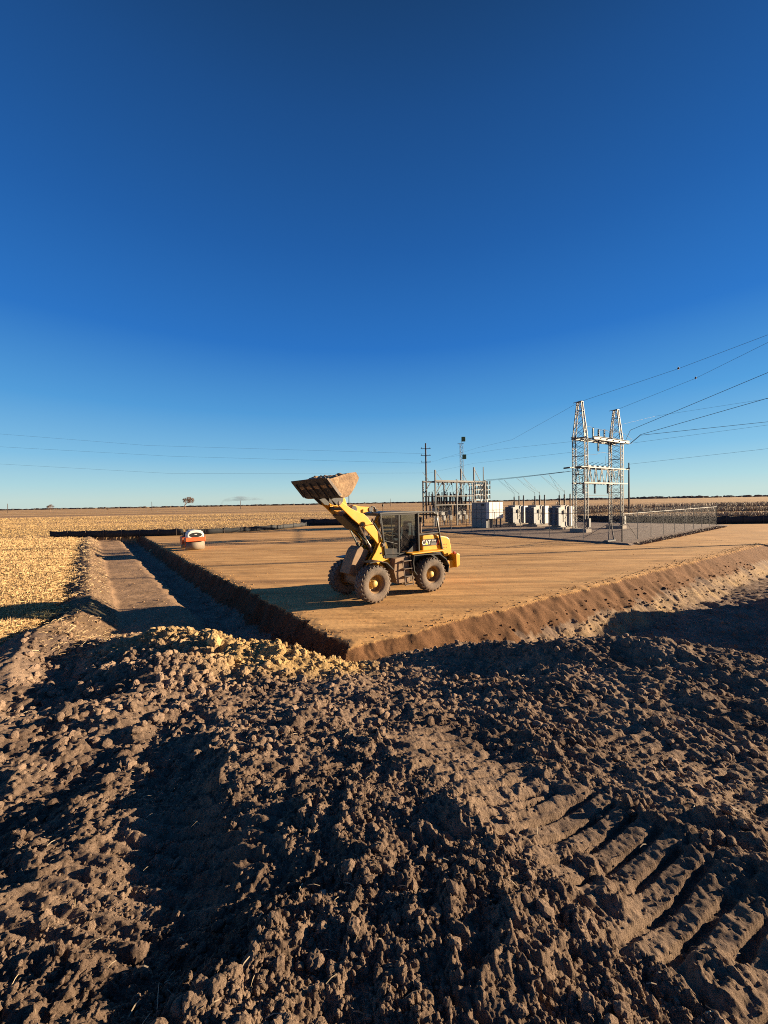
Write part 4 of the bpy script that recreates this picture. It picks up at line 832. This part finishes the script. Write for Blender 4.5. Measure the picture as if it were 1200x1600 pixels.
line('overhead_wire',[TW(0,0,TOP),far(800,687,58),far(745,700,75),far(667,724,140)],.011,'faint wire from the left tower peak down past the communications mast',GL_)
line('overhead_wire',[TW(-.2,.4,9.3),far(780,702,60),far(690,716,78)],.009,'faint wire left of the structure at cross beam height',GL_)
line('overhead_wire',[TW(-.3,.4,8.2),far(740,724,70),far(667,740,78)],.009,'faint wire left of the structure below cross beam height',GL_)
for k,(pts,w) in enumerate(((((0,678),(230,696),(640,712)),'upper'),(((0,698),(270,713),(640,726)),'middle'),(((0,725),(270,740),(640,741)),'lower'))):
    line('distant_wire',[far(-300,pts[0][1]-25,75),far(*pts[0],76),far(*pts[1],78),far(666,(709,724,739)[k],78)],.012,w+' of the three faint wires in the left sky','faint wires in the left sky')
for c_,px,py,Y,w in((0,1060,575.5,34,'upper'),(0,1087,590.5,38,'lower')):
    q=far(px,py,Y); m=MB(); m.ball(q,.09,10); m.cyl(q-Vector((0,0,.12)),q+Vector((0,0,.12)),.03,n=6); o=m.build('wire_damper','wire'); tag(o,'small dark marker on the '+w+' thin wire at the right','wire marker','markers on the thin wires')
bus0=L2W(base,10.2,.2,6.3)
for k,y in enumerate((-.6,.0,.6)):
    a=TW(-1.9,y,6.15); o=line('bus_conductor',[a,bus0+Vector((0,y*.8,.1*k))],.014,('near','middle','far')[k]+' conductor of three strung from the lattice structure to the bus rack','bus conductors over the transformers',sag=.06)
for k,p in enumerate(tpos):
    f=[.72,.46,.18][k]; a=TW(-1.9,0,6.15).lerp(bus0,f)-Vector((0,0,.1)); m=MB()
    for x in(-.75,.25):
        q=L2W(Vector((p.x,p.y,YZ)),x,-.25,4.25); arc(m,a,q,-.0,.012); arc(m,a+(bus0-a).normalized()*1.6,q,.1,.009)
    o=m.build('transformer_leads','wire'); tag(o,'thin drop leads from the conductors to the '+('leftmost','middle','rightmost')[k]+' transformer','wire','drop leads to the transformers')
# ------------------------------------------------------------------ silt fences
def silt(pts,label,h=.85,torn=0,m='fabric'):
    pts=[Vector((*p,0)) for p in pts]; t=empty('silt_fence',pts[0],0,label,'silt fence','black silt fences round the site'); o0=pts[0]
    vs=[];fs=[];q=[]
    for i in range(len(pts)-1):
        n=max(2,int((pts[i+1]-pts[i]).length/.35))
        for k in range(n): q.append(pts[i].lerp(pts[i+1],k/n))
    q.append(pts[-1]); n=len(q)
    for i,p in enumerate(q):
        w=.05*math.sin(i*1.9)+.04*random.random(); hh=h*(1-.10*abs(math.sin(i*math.pi/6))-torn*random.random()*.6)
        for f in(0,.5,1): vs.append((p.x-o0.x+w*math.sin(f*3),p.y-o0.y+w*f+.06*math.sin(f*3),-.02+hh*f))
    for i in range(n-1):
        for k in(0,1): a=i*3+k; fs.append((a,a+3,a+4,a+1))
    b=MB(); b.add(vs,fs,True); o=b.build('fabric',m,t); s_=o.modifiers.new('thick','SOLIDIFY'); s_.thickness=.012
    for i in range(0,n,6): p=q[i]-o0; MB().box((p.x,p.y-.04,h/2),(.04,.04,h+.15)).build('stake','wood',t)
silt([(-39.5,45.2),(-30,45.4),(-24,45.6)],'long straight black silt fence past the end of the earth lane, left of the roller')
silt([(-23.6,45.7),(-19,49.2),(-15.2,53.0),(-12.8,57.5),(-12.2,60.5)],'sagging black silt fence running away behind the road roller',.75,.25)
silt([(-13.6,62.6),(-8,61.2),(0,60.8),(6,60.6)],'raised black silt fence section behind the loader',1.1)
silt([(29.3,58.0),(35,53.3),(42,48.9),(50,48.2),(62,46.5)],'black silt fence beyond the right end of the substation yard',1.05)
# ------------------------------------------------------------------ corn stubble
def quads(name,n,posf,label,col,cat,upf=.35,lmin=.10,lmax=.32,w=.012,scale=0.,colvar=.35):
    x,y=posf(n); n=len(x); H,C,ins,fld=terrain(x,y,True); d=np.hypot(x,y); sc=1+scale*d
    upm=RNG.rand(n)<upf; az=RNG.rand(n)*2*math.pi; el=np.where(upm,np.radians(60+35*RNG.rand(n)),np.radians(-4+24*RNG.rand(n)))
    L=(lmin+(lmax-lmin)*RNG.rand(n))*np.where(upm,.7,1.)*np.sqrt(sc); ww=w*(.6+.9*RNG.rand(n))*sc*np.where(upm,1.,1.3)
    D=np.stack([np.cos(el)*np.cos(az),np.cos(el)*np.sin(az),np.sin(el)],1); r=RNG.randn(n,3); r[:,2]*=.5; Wd=np.cross(D,r); Wd/=np.linalg.norm(Wd,axis=1)[:,None]
    P=np.stack([x,y,H+np.where(upm,-.01,.015+.05*RNG.rand(n))],1); Q=P+D*L[:,None]; Mid=(P+Q)/2+np.array([0,0,1])*(.12*L*(~upm))[:,None]
    W2=Wd*ww[:,None]/2; V=np.stack([P-W2,P+W2,Mid-W2*1.1,Mid+W2*1.1,Q-W2*.6,Q+W2*.6],1).reshape(-1,3)
    f=np.array([[0,1,3,2],[2,3,5,4]]); Fc=(f[None]+np.arange(n)[:,None,None]*6).reshape(-1,4)
    cc=np.array(col)[None]*(1-colvar+2*colvar*RNG.rand(n))[:,None]*(1+.12*(RNG.rand(n,1)-.5)*np.array([0,.6,1.5])); o=fast_mesh(name,V,Fc,'g_straw',np.repeat(cc,6,0),False); tag(o,label,cat,kind='stuff'); return o
m=bpy.data.materials.new('straw'); m.use_nodes=True; t=m.node_tree; b=t.nodes['Principled BSDF']; b.inputs['Roughness'].default_value=.7; at=node(t,'ShaderNodeAttribute',attribute_name='Col'); t.links.new(at.outputs['Color'],b.inputs['Base Color']); M['g_straw']=m
def stub_pos(n):
    u=RNG.rand(n); y=7.5*(44.5/7.5)**(u**.85); x=-y*(.62+.62*RNG.rand(n))-1.0; s1,s2,t1,t2=st(x,y); s2e=s2-1.3*ss(13.5,8.5,y)*ss(3,4.5,s2)
    k=(s2e>5.75+.5*perlin(x*.9,y*.9,19)+.3*RNG.rand(n))&(y<44.8)&(y>7.0); return x[k],y[k]
quads('corn_stubble',300000,stub_pos,'golden corn stubble and husks covering the field left of the earth berm',(.43,.28,.125),'stubble',.30,.08,.28,.008,.025,.5)
def lane_pos(n):
    y=9+34*RNG.rand(n)**1.3; sx=4.3+1.7*RNG.rand(n); x=CX+(-(sx+.609*(y-CY))/.793); return x,y
quads('straw_litter',2500,lane_pos,'loose straw scattered over the earth berm beside the lane',(.36,.25,.13),'straw',.05,.05,.20,.007,.02)
def mid_pos(n):
    y=46*(150/46.)**(RNG.rand(n)); x=-y*1.05+RNG.rand(n)*(y*2.1); k=(y>farline(x)+.8)&~((x>10)&(x<46)&(y<62)); return x[k],y[k]
quads('far_corn_stubble',130000,mid_pos,'golden corn stubble of the field beyond the silt fences',(.38,.25,.10),'stubble',.6,.10,.26,.010,.010,.5)
def row_pos(y0,y1,x0,x1):
    def f(n):
        y=y0+(y1-y0)*RNG.rand(n); x=y*(x0+(x1-x0)*RNG.rand(n)); k=perlin(x*.06,y*.15,33)>-.25; return x[k],y[k]
    return f
for (y0,y1,x0,x1,n,hgt,w) in((64,71,.45,1.1,9000,.55,'nearest'),(88,98,.5,1.15,9000,.85,'second'),(125,140,.3,1.2,9000,1.0,'third')):
    quads('dry_grass',n,row_pos(y0,y1,x0,x1),'strip of dry brown grass in the right hand field, '+w+' to the yard',(.27,.20,.13),'grass',.85,hgt*.5,hgt*1.3,.03,.012)
def tuft(n): t_=RNG.rand(n)*25; o=RNG.rand(n); x=fc.x+t_*math.cos(RF)+(-1.35+o*.95)*-math.sin(RF)*1.0; y=fc.y+t_*math.sin(RF)+(-1.35+o*.95)*math.cos(RF); return x,y
quads('dry_weeds',7000,tuft,'low dark brown weeds along the outside of the yard fence',(.15,.095,.06),'weeds',.7,.06,.22,.015,.01)
def soil_pos(n):
    x,y=polar(n,1.2,9); x,y,_=keep_soil(x,y,x); return x,y
quads('straw_bits',500,soil_pos,'sparse pale straw bits and twigs on the near spoil bank',(.27,.205,.13),'straw',.1,.02,.08,.0028,.08)
# ------------------------------------------------------------------ lone tree, far woods, smoke
def bare_tree(p,h,label,crown=.5):
    t=empty('tree',p,0,label,'tree'); tw=MB(); tk=MB(); rnd=random.Random(int(p.x)); tips=[]
    def grow(mb,a,d,L,r,depth):
        b_=a+d*L; mb.tube([a,(a+b_)/2+Vector((rnd.uniform(-.04,.04)*L,rnd.uniform(-.04,.04)*L,0)),b_],[r,r*.85,r*.65],5)
        if depth==0: tips.append(b_); return
        for k in range(3 if depth>2 else 4):
            ax=Vector((rnd.uniform(-1,1),rnd.uniform(-1,1),rnd.uniform(-.5,.7))).normalized(); nd=(d*(.75)+ax*.75).normalized(); nd.z=max(nd.z,-.15); grow(tw if depth<5 else mb,b_,nd,L*rnd.uniform(.62,.82),r*.58,depth-1)
    grow(tk,Vector((0,0,-.3)),Vector((0,0,1)),h*.27,h*.035,5)
    # fine twig sprays and a few withered leaves
    for q in tips:
        for k in range(13):
            d=Vector((rnd.gauss(0,1),rnd.gauss(0,1),rnd.gauss(.2,.8))).normalized()*h*rnd.uniform(.03,.09); w=Vector((d.y,-d.x,0)).normalized()*h*.005; tw.add([q-w,q+w,q+d],[(0,1,2)])
    tk.build('trunk','twig',t); tw.build('crown','twig',t); return t
pt=gnd(289,795.6,0); bare_tree(pt,(795.6-775)/600*pt.y*1.22,'lone bare brown tree standing in the field on the left horizon')
for px,s_,w in((78,9,'small far bare tree near the left edge of the horizon'),(170,5,'low far bush on the horizon left of the lone tree')):
    q=atY(px,795,420); q.z=0; bare_tree(q,s_,w)
wv=[];wf=[]; R2=random.Random(3)
m=MB()
for k in range(1500):
    a=-1.1+2.2*R2.random(); D=1100+500*R2.random(); dens=.35+.65*(float(perlin(np.array([a*6.]),np.array([0.]),44)[0])>-.05)
    if R2.random()>dens: continue
    x=D*a; h=2.5+3.5*R2.random()*(1.3 if a>.45 else .7); w=8+22*R2.random(); n=9
    tz=[h*(.55+.45*math.sin(math.pi*(i+.5)/n))*R2.uniform(.75,1.1) for i in range(n)]; yy=D+R2.uniform(-3,3)
    vs=[(x+w*(i/(n-1)-.5),yy+sg*2.5*math.sin(math.pi*(i+.5)/n),z) for sg in(-1,1) for i in range(n) for z in(0,tz[i])]; fs=[]
    for sg in(0,1):
        for i in range(n-1): o=sg*2*n+2*i; fs.append((o,o+2,o+3,o+1))
    for i in range(n-1): fs.append((2*i+1,2*i+3,2*n+2*i+3,2*n+2*i+1))
    m.add(vs,fs)
M['far_wood']=mat('far_woodland',(.10,.085,.07),.95,0,.3,.02)
fw_=m.build('far_woods','far_wood'); tag(fw_,'thin dark line of bare woods along the whole horizon','woods',kind='stuff')
# smoke: soft absorbing cloud far beyond the field
sm=bpy.data.materials.new('smoke'); sm.use_nodes=True; t=sm.node_tree; t.nodes.clear(); o_=node(t,'ShaderNodeOutputMaterial'); pv=node(t,'ShaderNodeVolumePrincipled'); pv.inputs['Color'].default_value=(.30,.33,.40,1); 
tc=node(t,'ShaderNodeTexCoord'); nz=node(t,'ShaderNodeTexNoise',Scale=2.6,Detail=4.); mp=node(t,'ShaderNodeMapping'); mp.inputs['Scale'].default_value=(.010,.010,.03); t.links.new(tc.outputs['Object'],mp.inputs['Vector']); t.links.new(mp.outputs[0],nz.inputs['Vector'])
mr_=node(t,'ShaderNodeMapRange'); mr_.inputs['From Min'].default_value=.30; mr_.inputs['From Max'].default_value=.75; mr_.inputs['To Max'].default_value=.05; t.links.new(nz.outputs[0],mr_.inputs[0]); t.links.new(mr_.outputs[0],pv.inputs['Density']); t.links.new(pv.outputs[0],o_.inputs['Volume']); M['smoke']=sm
Ys=1500.; b=MB(); prof=[(346,788,2),(349,783,3),(353,781.5,4),(362,780,5.5),(375,778.8,6.5),(388,779.2,5),(402,779.5,3.5),(412,780,1.5)]
b.tube([atY(px,py,Ys) for px,py,_ in prof],[r*Ys/600*.62 for _,_,r in prof],14); so_=b.build('smoke_plume','smoke'); tag(so_,'faint grey smoke drifting right above the horizon beside the lone tree','smoke',kind='stuff')
# ------------------------------------------------------------------ single stones and lumps
def stone(px,py,z,r,label,m='stone',group=None,flat=.7):
    p=gnd(px,py,z); zz=hz(p.x,p.y); v,f=lumps(3,1,.22); v=v[0]*r*np.array([1.1,.9,flat]); b=MB(); b.add([tuple(q) for q in v],[tuple(q) for q in f]); o=b.build('stone' if m=='stone' else 'clay_lump',m); o.location=(p.x,p.y,zz+r*flat*.35); o.rotation_euler=(0,0,random.random()*6)
    tag(o,label,'stone' if m=='stone' else 'clay lump',group); return o
stone(1131,993,.75,.16,'angular pale stone on the bank crest at the right edge of the shaded hollow')
stone(1019,993,.7,.13,'rounded dark stone on the bank crest below the middle of the shaded hollow')
stone(261,914,-.47,.13,'pale yellow lump lying at the ditch edge of the haul lane','claylump')
stone(312,932,-.9,.11,'light stone catching the sun inside the shaded ditch')
stone(332,986,.62,.21,'big squarish yellow clay lump on top of the mound, left of the pad corner','claylump',flat=.95)
stone(236,857,-.5,.22,'pale lump at the far end of the ditch near the roller','claylump')
stone(505,1368,1.35,.028,'small pale round pebble in the near clods, below the middle of the picture')
